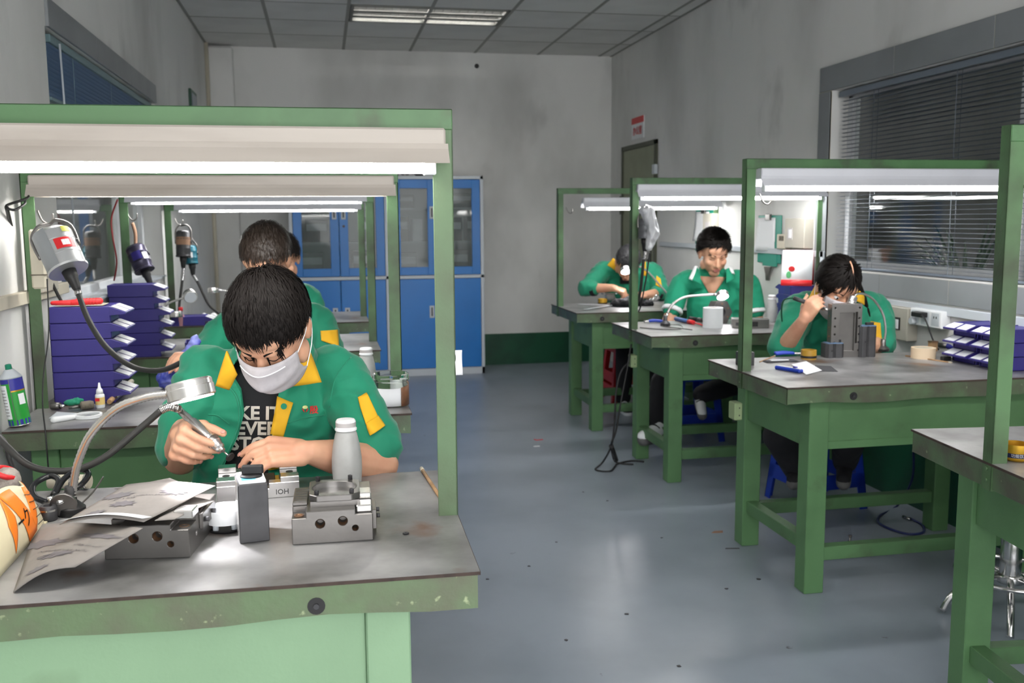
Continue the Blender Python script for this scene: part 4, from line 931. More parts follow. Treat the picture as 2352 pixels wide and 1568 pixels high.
# ================================================================ things shared by several benches
ZT = .80
def spot(par, p, d, energy, size=1.15, blend=.5):
    l = bpy.data.lights.new('lamp_light', 'SPOT'); l.energy = energy; l.spot_size = size; l.spot_blend = blend; l.shadow_soft_size = .02; l.color = (1, .97, 1.0)
    o = bpy.data.objects.new('lamp_light', l); C.objects.link(o); o.parent = par; o.location = p; o.rotation_euler = Vector((0, 0, -1)).rotation_difference(Vector(d).normalized()).to_euler(); return o
def gooseneck(label, base, pts, head, hdir, r=.046, energy=4.0, base_h=.03, neck_r=.0072, size=1.15, ringed=True, base_m='steel_dark', hthick=.036, group=None):
    """pts: neck points (world) from base to head; hdir: where its light falls"""
    b = Vector(base); t = thing('gooseneck_lamp', label, 'desk lamp', b, 0, group); hd = Vector(hdir).normalized(); hc = Vector(head) - b
    MB().lathe([(.028, 0), (.028, base_h * .5), (.012, base_h), (.011, base_h + .03)], n=18).build('base', base_m, t)
    P = [Vector(q) - b for q in pts]
    nk = MB(); cv = curve(P, 14 if ringed else 8)
    nk.tube(cv, (lambda u: neck_r * (1 + (.10 if int(u * len(cv)) % 2 else -.06))) if ringed else neck_r, 10, 1); nk.build('neck', 'steel_bright', t)
    h = MB().lathe([(r * .93, -hthick * .5), (r, -hthick * .42), (r, hthick * .1), (r * .97, hthick * .14), (r * .97, hthick * .4), (r * .90, hthick * .5), (0.0001, hthick * .5)], hc, 28, -hd).build('lamp_head', 'steel_bright', t)
    MB().cyl(P[-1], hc + (P[-1] - hc).normalized() * r * .8, neck_r * 1.15, n=10).build('socket', 'chrome', t)
    fc = hc + hd * hthick * .5; ld = MB(); q = Vector((0, 0, 1)).rotation_difference(hd)
    MB().cyl(fc, fc + hd * .0015, r * .88, n=24).build('lamp_glass', 'led' if energy else 'cab_white', h)
    if energy: spot(t, fc + hd * .004, hd, energy, size)
    return t
def stool(name, label, x, y, rot, m_, h=.45, panel=False, group=None, a=.135, b=.175):
    t = thing(name, label, 'stool', (x, y, 0), rot, group)
    MB().prism([(-a - .005, -a + .02), (-a + .02, -a - .005), (a - .02, -a - .005), (a + .005, -a + .02), (a + .005, a - .02), (a - .02, a + .005), (-a + .02, a + .005), (-a - .005, a - .02)], h - .025, h).build('seat', m_, t, .006)
    for sx in (-1, 1):
        for sy in (-1, 1):
            lg = MB(); w0, w1 = .055, .042
            for k in (0, 1):
                def pt(u, z): f = a + (b - a) * (1 - z / h); return Vector((sx * (f if k else f - u), sy * (f - u if k else f), z))
                vs = [pt(0, h - .02), pt(w0, h - .02), pt(w1, 0), pt(0, 0)]; n_ = Vector((sx, 0, 0)) if k else Vector((0, sy, 0)); vs += [v - n_ * .006 for v in vs]
                lg._add(vs, [(0, 1, 2, 3), (7, 6, 5, 4), (0, 4, 5, 1), (1, 5, 6, 2), (2, 6, 7, 3), (3, 7, 4, 0)])
            lg.build('leg', m_, t)
    for k in range(4):
        R_ = Matrix.Rotation(k * math.pi / 2, 4, 'Z'); f0 = a + (b - a) * .33; 
        def bar(z0, z1, hole=None):
            fa = a + (b - a) * (1 - z1 / h); fb = a + (b - a) * (1 - z0 / h); mb = MB()
            vs = [Vector((-fa + .01, -fa, z1)), Vector((fa - .01, -fa, z1)), Vector((fb - .01, -fb, z0)), Vector((-fb + .01, -fb, z0))]; vs += [v + Vector((0, .006, 0)) for v in vs]
            mb._add([R_ @ v for v in vs], [(0, 1, 2, 3), (7, 6, 5, 4), (0, 4, 5, 1), (1, 5, 6, 2), (2, 6, 7, 3), (3, 7, 4, 0)]); return mb
        bar(h - .07, h - .02).build('apron', m_, t)
        if panel: bar(.16, .235).build('side_panel', m_, t); bar(.09, .135).build('side_panel', m_, t)
        else: bar(.11, .18).build('crossbar', m_, t)
    return t
mat('stool_red', (.38, .012, .015), .4, var=.2)
BX = None
ORD = ['topmost', 'second from the top', 'third from the top', 'fourth from the top', 'fifth from the top', 'lowest']
def parts_box(x, y, z, rot=0.0, label='', L=.19, W=.15, Hh=.054, group=None, lid=False):
    """stackable blue drawer; its label end points to local +x, long side to the front"""
    global BX
    if BX is None:
        t = thing('parts_drawer', label, 'parts box', (x, y, z), rot, group)
        b = MB().b2((0, 0, 0), (L, W, .004)).b2((0, 0, 0), (L, .004, Hh)).b2((0, W - .004, 0), (L, W, Hh)).b2((0, 0, 0), (.004, W, Hh)).b2((.002, .002, Hh - .006), (L * .97, W - .002, Hh - .003)).b2((L - .004, .012, 0), (L, W - .012, Hh * .55))
        b.build('body', 'blue_plastic', t, .0015)
        lip = MB(); sl = [(L - .002, Hh), (L + .052, Hh * .62), (L + .050, Hh * .50), (L - .002, Hh * .42)]
        lip.prism([(p_[0], p_[1]) for p_ in sl], .0, W, 'y'); lp = lip.build('label_lip', 'blue_plastic', t, .001)
        for k in (0, 1):
            y0 = .008 + k * (W / 2); d = .0012
            def q(u, yy): return Vector((L + .052 * u, yy, Hh + (Hh * .62 - Hh) * u)) + Vector((.35, 0, .93)) * d
            mb = MB(); mb._add([q(.08, y0), q(.92, y0), q(.92, y0 + W / 2 - .014), q(.08, y0 + W / 2 - .014)], [(0, 1, 2, 3)]); mb.build('label_card', 'label', lp)
        BX = t; return t
    return copy_tree(BX, None, (x, y, z), rot, label, group)
BOTTLE = None
def bottle(label, x, y, s=1.0, group=None):
    global BOTTLE
    if BOTTLE is None:
        t = thing('plastic_bottle', label, 'bottle', (x, y, ZT), 0, group)
        MB().lathe([(.026, 0), (.030, .003), (.0315, .012), (.034, .045), (.0335, .07), (.030, .10), (.0245, .125), (.0215, .133)], n=28).build('body', 'milky', t)
        cp = MB().lathe([(.0235, .133), (.0245, .134), (.0245, .138), (.0225, .1395), (.0225, .154), (.020, .158), (.0001, .1585)], n=24).build('cap', 'label', t)
        MB().lathe([(.0229, .142), (.0229, .152)], n=24, cap=False).build('cap_band', 'cap_grey', cp)
        BOTTLE = t; return t
    return copy_tree(BOTTLE, None, (x, y, ZT), 0, label, group)
mat('cap_grey', (.42, .40, .40), .6)
def motor(label, top, bot, r, bodym, hook, shaft, stickers=(), capm=None, group=None, bracket=True):
    top = Vector(top); bot = Vector(bot); t = thing('hanging_motor', label, 'motor', bot, 0, group); d = (bot - top); L = d.length; dn = d.normalized(); T0 = top - bot
    MB().lathe([(r * .8, 0), (r, .012), (r, L * .30), (r * 1.02, L * .31), (r * 1.02, L * .33), (r, L * .34), (r, L * .66), (r * 1.02, L * .67), (r * 1.02, L * .69), (r, L * .7), (r * .98, L * .93), (r * 1.05, L * .95), (r * 1.03, L), (.012, L)], T0, 26, dn).build('housing', bodym, t)
    MB().lathe([(.022, L - .002), (.020, L + .025), (.017, L + .03), (.013, L + .06), (.008, L + .075)], T0, 14, dn).build('shaft_nose', capm or 'black', t)
    hk = Vector(hook) - bot
    sd = Vector((1, 0, 0)); sd = (sd - dn * sd.dot(dn)).normalized()
    if bracket:
        MB().tube([T0 + sd * r * 1.04 + dn * L * .5, T0 + sd * r * 1.06, T0 + sd * r * .5 - dn * .035, hk + (T0 - hk) * .25, T0 - sd * r * .5 - dn * .035, T0 - sd * r * 1.06, T0 - sd * r * 1.04 + dn * L * .5], .0055, 6, 4).build('hanger', 'steel', t)
    else: MB().tube([hk, hk + (T0 - hk) * .5 + sd * .01, T0 + dn * .01], .008, 6, 4).build('hanger', 'clay', t)
    MB().cyl(T0 + sd * r * .95 + dn * L * .42, T0 + sd * r * 1.1 + dn * L * .42, .011, n=12).build('brush_cap', 'steel_dark', t)
    for (u0, u1, a0, a1, m_) in stickers:
        w_ = dn.cross(sd); mb = MB()
        mb.grid(lambda u, v: T0 + dn * L * (u0 + (u1 - u0) * v) + (sd * math.cos(a0 + (a1 - a0) * u) + w_ * math.sin(a0 + (a1 - a0) * u)) * r * 1.025, 8, 2); mb.build('sticker', m_, t)
    sh = [bot + dn * .07] + [Vector(q) for q in shaft]
    MB().tube([q - bot for q in sh], .0085, 8, 8).build('flexible_shaft', 'rubber', t)
    g = MB(); cv = curve([q - bot for q in sh], 10)
    for k in range(0, min(9, len(cv) - 1)): g.tube([cv[k], cv[k] + (cv[k + 1] - cv[k]) * .55], .0108, 8, 1)
    tag(g.build('spring_guard', 'chrome', t), kind='stuff')
    return t
def s_hook(label, p, group='hooks on the lamp posts', d=1):
    t = thing('metal_hook', label, 'hook', p, 0, group)
    MB().tube([(0, 0, .03), (d * .012, -.004, .0), (d * .03, -.006, -.012), (d * .045, -.006, .0), (d * .046, -.006, .02)], .0035, 6, 5).build('bar', 'steel', t); return t
def cable(label, pts, r, m_='black', name='power_cable', sm=8, group=None, parts=()):
    pts = [Vector(p) for p in pts]; t = thing(name, label, 'cable', pts[-1], 0, group); o = pts[-1]
    MB().tube([p - o for p in pts], r, 6, sm).build('cord', m_, t)
    for (nm, a, b, rr, mm) in parts: MB().cyl(Vector(a) - o, Vector(b) - o, rr, rr * .8, 10).build(nm, mm, t)
    return t
# ================================================================ on the first bench
gooseneck('silver gooseneck lamp with a round head lighting the bench beside the masked worker', (-0.5308, 2.0591, 0.8000), [(-0.5283, 2.0522, 0.8150), (-0.5251, 2.0600, 0.8554), (-0.5091, 2.0500, 0.9126), (-0.4757, 2.0300, 0.9750), (-0.4180, 2.0000, 1.0297), (-0.3558, 1.9700, 1.0557), (-0.3094, 1.9550, 1.0626)], (-0.2664, 1.9400, 1.0722), (.22, -.20, -1.0), .047, 6.0, .03, .0082, 1.25, base_m='black')
# machined block with the bored plate
def fixture_block(label, loc, rot, full=True):
    t = thing('machined_block', label, 'steel block', loc, rot)
    W, D, Hh = .150, .195, .062
    b = MB().prism([(0, 0), (W, 0), (W, D), (0, D)], 0, Hh).build('body', 'steel', t)
    cu = MB()
    for (x, z, r) in ((.052, .038, .0085), (.094, .041, .0085), (.117, .026, .0055)): cu.cyl((x, -.01, z), (x, .03, z), r, n=18)
    for (y, z) in ((.05, .03), (.13, .03)): cu.cyl((W - .02, y, z), (W + .01, y, z), .005, n=12)
    cu.b2((-.01, -.01, Hh - .012), (.026, .040, Hh + .01)); cu.b2((W - .032, -.01, Hh - .010), (W + .01, .055, Hh + .01)); cu.b2((-.01, D - .04, Hh - .012), (.03, D + .01, Hh + .01))
    cut(b, cu); bv = b.modifiers.new('bevel', 'BEVEL'); bv.width = .0012; bv.segments = 1; bv.limit_method = 'ANGLE'
    for (x, z, r) in ((.052, .038, .0085), (.094, .041, .0085), (.117, .026, .0055)): MB().lathe([(r * .98, -.0004), (r * .98, .012), (r * .85, .014)], (x, 0, z), 18, (0, 1, 0), False).build('threaded_hole', 'bronze', t)
    for (x, y) in ((.013, .018), (W - .014, .025)): MB().lathe([(.0095, 0), (.0095, .002), (.0065, .002), (.006, -.001)], (x, y, Hh - .0118), 16).build('bolt_seat', 'bronze', t)
    MB().b2((.0, .045, Hh), (.028, .15, Hh + .006)).build('milled_pad', 'steel', t, .001)
    for k in range(6): MB().b2((.003, .052 + k * .016, Hh + .006), (.026, .061 + k * .016, Hh + .0072)).build('milled_rib', 'steel', t)
    if full:
        MB().b2((W - .03, .06, Hh), (W - .001, .10, Hh + .014)).build('end_stop', 'steel_bright', t, .002)
        MB().b2((W - .03, .012, Hh - .01), (W - .001, .05, Hh + .004)).build('end_stop', 'steel_bright', t, .002)
        oc = [(.032, .040), (.046, .026), (.112, .026), (.128, .042), (.128, .128), (.116, .142), (.040, .142), (.030, .13)]
        MB().b2((.034, .03, Hh), (.126, .14, Hh + .010)).build('plate_base', 'steel', t)
        pl = MB().prism(oc, Hh + .010, Hh + .022).build('bored_plate', 'steel', t); c = (.079, .084)
        cut(pl, MB().cyl((*c, Hh - .02), (*c, Hh + .05), .0425, n=40)); pl.modifiers.new('bevel', 'BEVEL').width = .0012
        cut(b, MB().cyl((*c, .02), (*c, Hh + .05), .0425, n=40))
        MB().lathe([(.0424, Hh + .0215), (.0424, .022), (.0001, .0215)], (*c, 0), 40, cap=False).build('bore', 'steel_bright', t)
        for (x, y) in ((.046, .036), (.112, .036), (.046, .134), (.110, .134)):
            MB().lathe([(.0045, Hh + .022), (.0045, Hh + .031), (.003, Hh + .031), (.0028, Hh + .028)], (x, y, 0), 12).build('cap_screw', 'steel_dark', t)
        MB().b2((W, .03, .012), (W + .008, .10, .05)).build('end_plate', 'steel', t, .001)
        for y in (.045, .085): MB().cyl((W + .008, y, .034), (W + .015, y, .034), .0045, n=10).build('cap_screw', 'steel_dark', t)
    else:
        MB().b2((.115, .03, Hh), (W, .07, Hh + .016)).build('end_stop', 'steel_bright', t, .002)
        MB().b2((W, .07, .030), (W + .007, .15, .06)).build('end_plate', 'steel', t, .001)
        for y in (.085, .135): MB().cyl((W + .007, y, .045), (W + .015, y, .045), .005, n=10).build('cap_screw', 'steel_dark', t)
    return t
fixture_block('machined steel block with a round bored plate bolted on top', (-.0735, 1.762, ZT), math.radians(-1.2), True)
fixture_block('machined steel block half covered by the sandpaper sheets', (-.402, 1.755, ZT), math.radians(-8), False)
# mould base behind the switch magnet
t = thing('mould_base', 'low steel mould base with corner lugs in front of the masked worker', 'steel block', (-.222, 2.078, ZT), math.radians(4))
b = MB().b2((-.02, 0, 0), (.155, .15, .034)).build('body', 'steel_bright', t)  # brighter steel carries the lamp light that falls on this block
cut(b, MB().b2((.04, .03, .012), (.115, .17, .06))); cut(b, MB().b2((.06, -.02, .022), (.09, .035, .06))); b.modifiers.new('bevel', 'BEVEL').width = .001
for (x, y) in ((-.02, .0), (.115, .0), (-.02, .115), (.115, .115)): MB().b2((x, y, .034), (x + .04, y + .035, .046)).build('lug', 'steel_bright', t, .001)
for (x, y) in ((-.002, .055), (.137, .055), (-.002, .09), (.137, .09)): MB().lathe([(.008, .0342), (.008, .0348), (.005, .0348), (.0045, .030)], (x, y, 0), 14).build('bolt_hole', 'steel_dark', t)
MB().b2((.05, .06, .012), (.105, .13, .024)).build('core', 'steel_dark', t, .002)
lettering('HOI', .016, 'steel_dark', t, frame((.118, -.0008, .014), (-1, 0, 0), (0, 0, -1)))
# switch magnet
t = thing('switch_magnet', 'dark upright magnetic block with a black knob on its blue and white top', 'magnet block', (-.170, 1.790, ZT), math.radians(9))
MB().b2((0, 0, 0), (.0545, .085, .112)).build('body', 'steel_dark', t, .0012)
MB().b2((-.001, .014, .001), (0, .07, .111)).build('bright_side', 'steel_bright', t)
tp = MB().b2((.003, .006, .112), (.052, .080, .118)).build('top_plate', 'label', t, .001)
MB().b2((.008, .012, .118), (.034, .05, .1184)).build('blue_mark', 'cyan', tp)
kn = MB().lathe([(.021, .118), (.021, .121), (.018, .123)], (.028, .04, 0), 22).build('knob', 'black', t)
MB().box((.031, .040, .131), (.040, .013, .017), rz(math.radians(-14))).build('knob_grip', 'black', kn, .002)

# white ring
t = thing('ring_housing', 'white round cast aluminium housing lying open beside the dark switch magnet', 'round part', (-.205, 1.893, ZT))
MB().lathe([(.036, 0), (.037, .004), (.030, .004), (.029, .001)], n=28).build('base_ring', 'black', t)
sh = MB().lathe([(.034, .015), (.039, .016), (.040, .040), (.0385, .043), (.036, .042), (.035, .022), (.0001, .021)], n=32).build('shell', 'label', t)
for a in (2.6, 4.0, 5.4): MB().cyl((.027 * math.cos(a), .027 * math.sin(a), .003), (.027 * math.cos(a), .027 * math.sin(a), .018), .006, n=8).build('stand_off', 'cab_white', t)
for (x, y, w_, h_) in ((-.012, .008, .012, .006), (.006, .012, .004, .014), (.010, -.010, .016, .004), (-.014, -.010, .006, .010)): MB().b2((x, y, .021), (x + w_, y + h_, .034)).build('inner_rib', 'cab_white', sh)
for (x, y) in ((-.024, .004), (-.02, -.012)): MB().cyl((x, y, .021), (x, y, .030), .004, n=10).build('inner_boss', 'steel', sh)
bottle('milky plastic bottle with a white cap behind the bored machined block', .038, 2.135)
# sandpaper
def paper(label, c4, m_='sand_back', name='sandpaper_sheet', bul=.0, bend=None, under=None, words=(), nu=14, nv=10):
    cs = [Vector(q) for q in c4]; o = sum(cs, Vector()) / 4; o.z = min(c.z for c in cs); t = thing(name, label, 'sandpaper' if 'sand' in name else 'paper', o); a, b, c, d = [q - o for q in cs]
    def fn(u, v):
        p = a * (1 - u) * (1 - v) + b * u * (1 - v) + c * u * v + d * (1 - u) * v; p.z += bul * math.sin(math.pi * u) * math.sin(math.pi * v) + (bend(u, v) if bend else 0); return p
    sh = MB().grid(fn, nu, nv, .0008).build('sheet', m_, t)
    for (txt, sz, u0, v0, ang) in words:
        me = text_mesh(txt, sz, .0002)
        if not len(me.vertices): continue
        U = (fn(u0 + .02, v0) - fn(u0, v0)); Lu = (b - a).length; Lv = (d - a).length
        for q in me.vertices:
            x = q.co.x * math.cos(ang) - q.co.y * math.sin(ang); y = q.co.x * math.sin(ang) + q.co.y * math.cos(ang)
            q.co = fn(min(1, max(0, u0 + x / Lu)), min(1, max(0, v0 + y / Lv))) + Vector((0, -.0004, .0012))
        me.materials.clear(); me.materials.append(M['sand_ink']); obj('printed_text', me, t)
    if under:
        MB().grid(lambda u, v: fn(u * .98 + .01, v * under) + Vector((0, -.0012, .0006 + .006 * (1 - v))), 14, 3, .0006).build('curled_edge', 'label', t)
    # printed star shaped blots
    for (u0, v0, r_) in (((.18, .62, .032), (.45, .35, .026), (.75, .72, .026), (.3, .15, .02)) if words else ()):
        Lu = (b - a).length; Lv = (d - a).length; mb = MB(); n_ = 18
        ring = [fn(min(1, max(0, u0 + r_ * (1 if i % 2 else .62) * math.cos(i * 6.283 / n_) / Lu)), min(1, max(0, v0 + r_ * .9 * (1 if i % 2 else .62) * math.sin(i * 6.283 / n_) / Lv))) + Vector((0, -.0003, .0011)) for i in range(n_)]
        mb._add([fn(u0, v0) + Vector((0, -.0003, .0011))] + ring, [(0, i + 1, (i + 1) % n_ + 1) for i in range(n_)]); mb.build('printed_star', 'sand_ink', t)
    return t
mat('sand_ink', (.14, .13, .14), .8)
paper('grey sandpaper sheet sloping off the half covered block down to the bench', [(-0.5155, 1.6207, 0.8020), (-0.4226, 1.6357, 0.8320), (-0.3241, 1.6989, 0.8720), (-0.5773, 1.9805, 0.8060)], bend=lambda u, v: .012 * math.sin(math.pi * u) * (1 - v * .5), words=(('P 150', .020, .40, .35, 2.6), ('TOKYO JAPAN', .012, .52, .42, 2.6), ('P 150', .016, .75, .5, 2.6)))
paper('pale grey sandpaper sheet with a curled white front edge, topmost on the block', [(-0.4771, 1.7649, 0.8680), (-0.3264, 1.7214, 0.8760), (-0.2202, 1.8769, 0.8840), (-0.4117, 2.0157, 0.8680)], bend=lambda u, v: .010 * math.sin(math.pi * u) + .008 * u * u * v, under=.12, words=(('P 150', .016, .35, .5, .3), ('TOKYO JAPAN', .010, .6, .6, .3)))
paper('grey sandpaper sheet sticking up behind the topmost sheet', [(-0.4441, 2.0543, 0.8500), (-0.2858, 1.9027, 0.8580), (-0.2733, 1.9398, 0.8750), (-0.3209, 1.9833, 0.8850)], bul=.004)
paper('narrow sandpaper strip bent over the corner of the half covered block', [(-0.3099, 1.7316, 0.8740), (-0.2776, 1.7385, 0.8720), (-0.2210, 1.8543, 0.8680), (-0.2627, 1.8865, 0.8700)], bul=.004)
# bag with the orange letter and the knitted glove
t = thing('printed_pouch', 'cream paper pouch with a big orange letter at the bench end', 'pouch', (-.635, 1.86, ZT))
def bag(u, v): yy = -.26 + .42 * u; h = .070 + .055 * math.sin(min(1, u * 1.15) * 2.6) - .012 * u; x = .075 - .035 * v + .015 * math.sin(math.pi * u) * math.sin(math.pi * v) - .02 * max(0, u - .9) / .1; return Vector((x, yy, .001 + h * v))
fp = MB().grid(bag, 20, 8, .002).build('front_panel', 'pouch', t)
MB().grid(lambda u, v: bag(u, v) * 1 + Vector((-.16 + .10 * v, 0, 0)), 20, 8, .002).build('back_panel', 'pouch', t)
MB().b2((-.075, -.25, 0), (.07, .15, .003)).build('bottom_panel', 'pouch', t)
mat('orange', (.85, .20, .01), .45)
def orange(c4): a, b, c, d = c4; MB().grid(lambda u, v: bag(a[0] * (1 - u) * (1 - v) + b[0] * u * (1 - v) + c[0] * u * v + d[0] * (1 - u) * v, a[1] * (1 - u) * (1 - v) + b[1] * u * (1 - v) + c[1] * u * v + d[1] * (1 - u) * v) + Vector((.0012, 0, .0004)), 8, 6, .0006).build('letter_print', 'orange', fp)
orange([(.50, .95), (.66, .95), (.76, .12), (.64, .05)]); orange([(.64, .1), (.76, .12), (.97, .97), (.85, .98)]); orange([(.93, .97), (1, .97), (1, .1), (.94, .1)]); orange([(.42, .55), (.50, .95), (.52, .6), (.44, .1)])
me = text_mesh('ーク', .042, .0004)
for q in me.vertices: q.co = bag(min(1, max(0, .60 + q.co.x / .42)), min(1, max(0, .45 + q.co.y / .12))) + Vector((.003, 0, 0))
me.materials.append(M['black']); obj('printed_text', me, fp)
for k in range(5):
    MB().grid(lambda u, v: bag(.78 + .20 * u, .80 - k * .15 + .015 * v) + Vector((.0028, 0, 0)), 8, 1, .0003).build('fine_print_line', 'black', fp)
t = thing('knitted_glove', 'grey knitted glove with a red rim lying behind the pouch', 'glove', (-0.6901, 2.1571, 0.8000))
g = MB(); g.cap((-.06, -.02, .026), .026, (.0, .0, .042), .026); g.cap((.0, 0, .042), .026, (.008, .0, .054), .029); g.ell((-.05, .0, .022), (.045, .035, .022))
organic(g, 'knit', 'glove', t, .006, 3, wr(.003, (60, 60, 10), 2))
MB().tube([(.008 + .020 * math.cos(a), .028 * math.sin(a), .072 - .010 * math.cos(a)) for a in [k * .628 for k in range(11)]], .006, 6, 2).build('rim', 'red', t)

# pliers, disc and roll beside the lamp
t = thing('hand_shears', 'shears with black looped handles lying behind the sandpaper', 'shears', (-0.5793, 2.1164, 0.8000))
MB().tube([(-.005, -.03, .02), (-.035, -.01, .03), (-.045, .03, .045), (-.02, .055, .055), (.004, .03, .05), (.002, -.01, .03)], .0065, 8, 6).build('handle', 'black_gloss', t)
MB().tube([(.004, -.02, .022), (.012, .03, .05), (.035, .07, .062), (.058, .06, .055), (.05, .02, .04), (.018, -.01, .025)], .0065, 8, 6).build('handle', 'black_gloss', t)
MB().box((.0, -.05, .016), (.016, .06, .012), rz(.3)).build('blade', 'steel', t, .002); MB().cyl((.0, -.025, .014), (.0, -.025, .032), .007, n=12).build('pivot', 'chrome', t)
t = thing('cutting_disc', 'small metal disc with a bolt leaning on the black shears', 'disc', (-0.5398, 2.0371, 0.8000))
MB().cyl((0, -.004, .026), (0, .004, .028), .026, n=24).build('disc', 'steel', t); MB().cyl((-.008, -.012, .036), (.004, .0, .034), .005, n=8).build('bolt', 'chrome', t)
t = thing('metal_socket', 'short steel cylinder standing beside the black shears', 'socket', (-0.5668, 2.0255, 0.8000))
MB().lathe([(.016, 0), (.017, .003), (.017, .028), (.015, .031), (.009, .031), (.009, .012)], n=20).build('sleeve', 'steel_dark', t); MB().lathe([(.0173, .020), (.0173, .024)], n=20, cap=False).build('ring_mark', 'chrome', t)
t = thing('cloth_roll', 'dirty cream roll clamped with metal rings behind the gooseneck lamp', 'roll', (-0.5671, 2.2488, 0.8000))
MB().cyl((-.06, .02, .018), (.03, .0, .018), .016, n=14).build('roll', 'cream', t); MB().lathe([(.0185, 0), (.0185, .008)], (-.01, .009, .018), 16, (.97, -.2, 0)).build('clamp', 'chrome', t); MB().lathe([(.0185, 0), (.0185, .006)], (.02, .003, .018), 16, (.97, -.2, 0)).build('clamp', 'chrome', t)
t = thing('thin_wire', 'short bent grey wire on the bench behind the sandpaper', 'wire', (-0.5081, 2.1491, 0.8000)); MB().tube([(-.02, -.05, .003), (0, 0, .02), (.012, .05, .04)], .002, 6, 6).build('wire', 'steel', t)
t = thing('wooden_stick', 'thin wooden stick lying by the foot of the lamp post', 'stick', (0.2258, 2.1106, 0.8000)); 
a_, b_ = Vector((0.2176, 2.2455, 0.8000)) - Vector((0.2258, 2.1106, 0.8000)), Vector((0.2331, 1.9900, 0.8000)) - Vector((0.2258, 2.1106, 0.8000))
MB().cyl(a_ + V(0, 0, .005), b_ + V(0, 0, .005), .0042, n=8).build('rod', 'wood', t); MB().cyl(a_ + V(0, 0, .005), a_ + (b_ - a_) * .08 + V(0, 0, .005), .005, n=8).build('tip', 'cream', t)
t = thing('tape_scrap', 'torn strip of white tape stuck to the side of the lamp post', 'tape', (0.2603, 1.8800, 1.1202))
MB().grid(lambda u, v: Vector((-.006 + .014 * u, -.004 + .004 * math.sin(v * 5), .022 - .05 * v)), 3, 8, .001).build('strip', 'paper', t)
t = thing('metal_bead', 'small dark nut lying near the end of the bench', 'nut', (0.1398, 1.7805, 0.8000)); MB().lathe([(.006, 0), (.006, .003), (.002, .003), (.002, 0)], n=6).build('nut', 'steel_dark', t)
# the rotary tool in the hand
a_, b_ = Vector((-0.3124, 2.2050, 0.9650)), Vector((-0.2303, 2.1300, 0.9020)); ax = (b_ - a_).normalized(); L = (b_ - a_).length
t = thing('rotary_handpiece', 'silver rotary handpiece held in the masked worker\'s hand with a small disc', 'power tool', a_)
MB().lathe([(.008, -.03), (.009, 0), (.0095, .015), (.0125, .02), (.0125, L * .62), (.0105, L * .64), (.0150, L * .66), (.0155, L * .80), (.0125, L * .84), (.0115, L * .92), (.007, L * .95), (.006, L), (.002, L)], (0, 0, 0), 20, ax).build('barrel', 'steel_bright', t)
MB().lathe([(.0159, L * .69), (.0162, L * .70), (.0162, L * .78), (.0159, L * .79)], (0, 0, 0), 20, ax, False).build('knurled_ring', 'steel', t)
MB().cyl(ax * L, ax * (L + .026), .0022, n=8).build('shank', 'chrome', t); MB().cyl(ax * (L + .023), ax * (L + .027), .0105, n=18).build('grinding_disc', 'black', t)
cv = [Vector(q) - a_ for q in ((-0.7838, 2.3500, 0.9559), (-0.7102, 2.2500, 0.9136), (-0.6408, 2.2000, 0.8706), (-0.5560, 2.1800, 0.8630), (-0.4871, 2.1800, 0.8885), (-0.4130, 2.1900, 0.9462), (-0.3650, 2.1900, 0.9863))]
cv2 = cv[-1:] + [Vector(q) - a_ for q in ((-0.3480, 2.1900, 0.9935), (-0.3282, 2.1800, 0.9906))] + [-ax * .03]
MB().tube(cv, .0076, 10, 8).build('drive_hose', 'rubber', t)
MB().tube(cv2, .0080, 10, 6).build('hose_end', 'steel', t)
sp = MB(); c_ = curve(cv2, 5)
for k in range(len(c_) - 5): sp.tube([c_[k], c_[k] + (c_[k + 1] - c_[k]) * .5], .0098, 8, 1)
tag(sp.build('spring_guard', 'chrome', t), kind='stuff')
cable('black cord hanging down the wall end of the first bench', [(-0.7598, 2.3000, 0.9399), (-0.7209, 2.2800, 0.9152), (-0.7050, 2.2600, 0.8760), (-0.6874, 2.2400, 0.8371)], .006)
# ================================================================ on the second bench on the left
t = thing('spray_can', 'green and blue spray can leaning at the wall end of the bench', 'spray can', (-.905, 3.022, ZT)); t.rotation_euler = (0, math.radians(-7), 0); t.location.z = ZT + .002
R0 = .0305
MB().lathe([(.027, 0), (R0, .004), (R0, .006)], n=24).build('bottom_rim', 'chrome', t); MB().lathe([(R0, .006), (R0, .145)], n=24, cap=False).build('body', 'can_green', t)
MB().lathe([(R0, .145), (R0 + .001, .148), (.030, .150), (.014, .170), (.012, .172)], n=24).build('shoulder', 'cab_white', t); MB().lathe([(.010, .170), (.009, .186), (.005, .188)], n=12).build('nozzle', 'jacket', t)
def can_wrap(name, a0, a1, z0, z1, m_, par=t, k=1.012): return MB().grid(lambda u, v: Vector((R0 * k * math.cos(a0 + (a1 - a0) * u), R0 * k * math.sin(a0 + (a1 - a0) * u), z0 + (z1 - z0) * v)), 10, 2).build(name, m_, par)
mat('can_blue', (.03, .03, .28), .35)
can_wrap('label_band', -3.6, .6, .006, .022, 'can_blue'); can_wrap('label_band', -1.5, .6, .110, .145, 'can_blue'); can_wrap('label_band', -3.6, -1.5, .132, .145, 'can_blue'); can_wrap('label_text_panel', -2.9, -1.85, .026, .128, 'label', k=1.015); can_wrap('seam', -1.56, -1.5, .008, .145, 'steel', k=1.018); can_wrap('logo_panel', -.95, -.3, .066, .098, 'label', k=1.015); can_wrap('gold_line', -1.5, .6, .106, .110, 'gold', k=1.016)
for k in range(9): can_wrap('print_line', -2.8, -2.05, .036 + k * .0095, .038 + k * .0095, 'steel', k=1.02)
for k in range(6): parts_box(-.893, 3.345, ZT + k * .0545, 0, ORD[5 - k] + ' blue parts drawer of the stack behind the glue bottle', group='blue drawers stacked on the second bench')
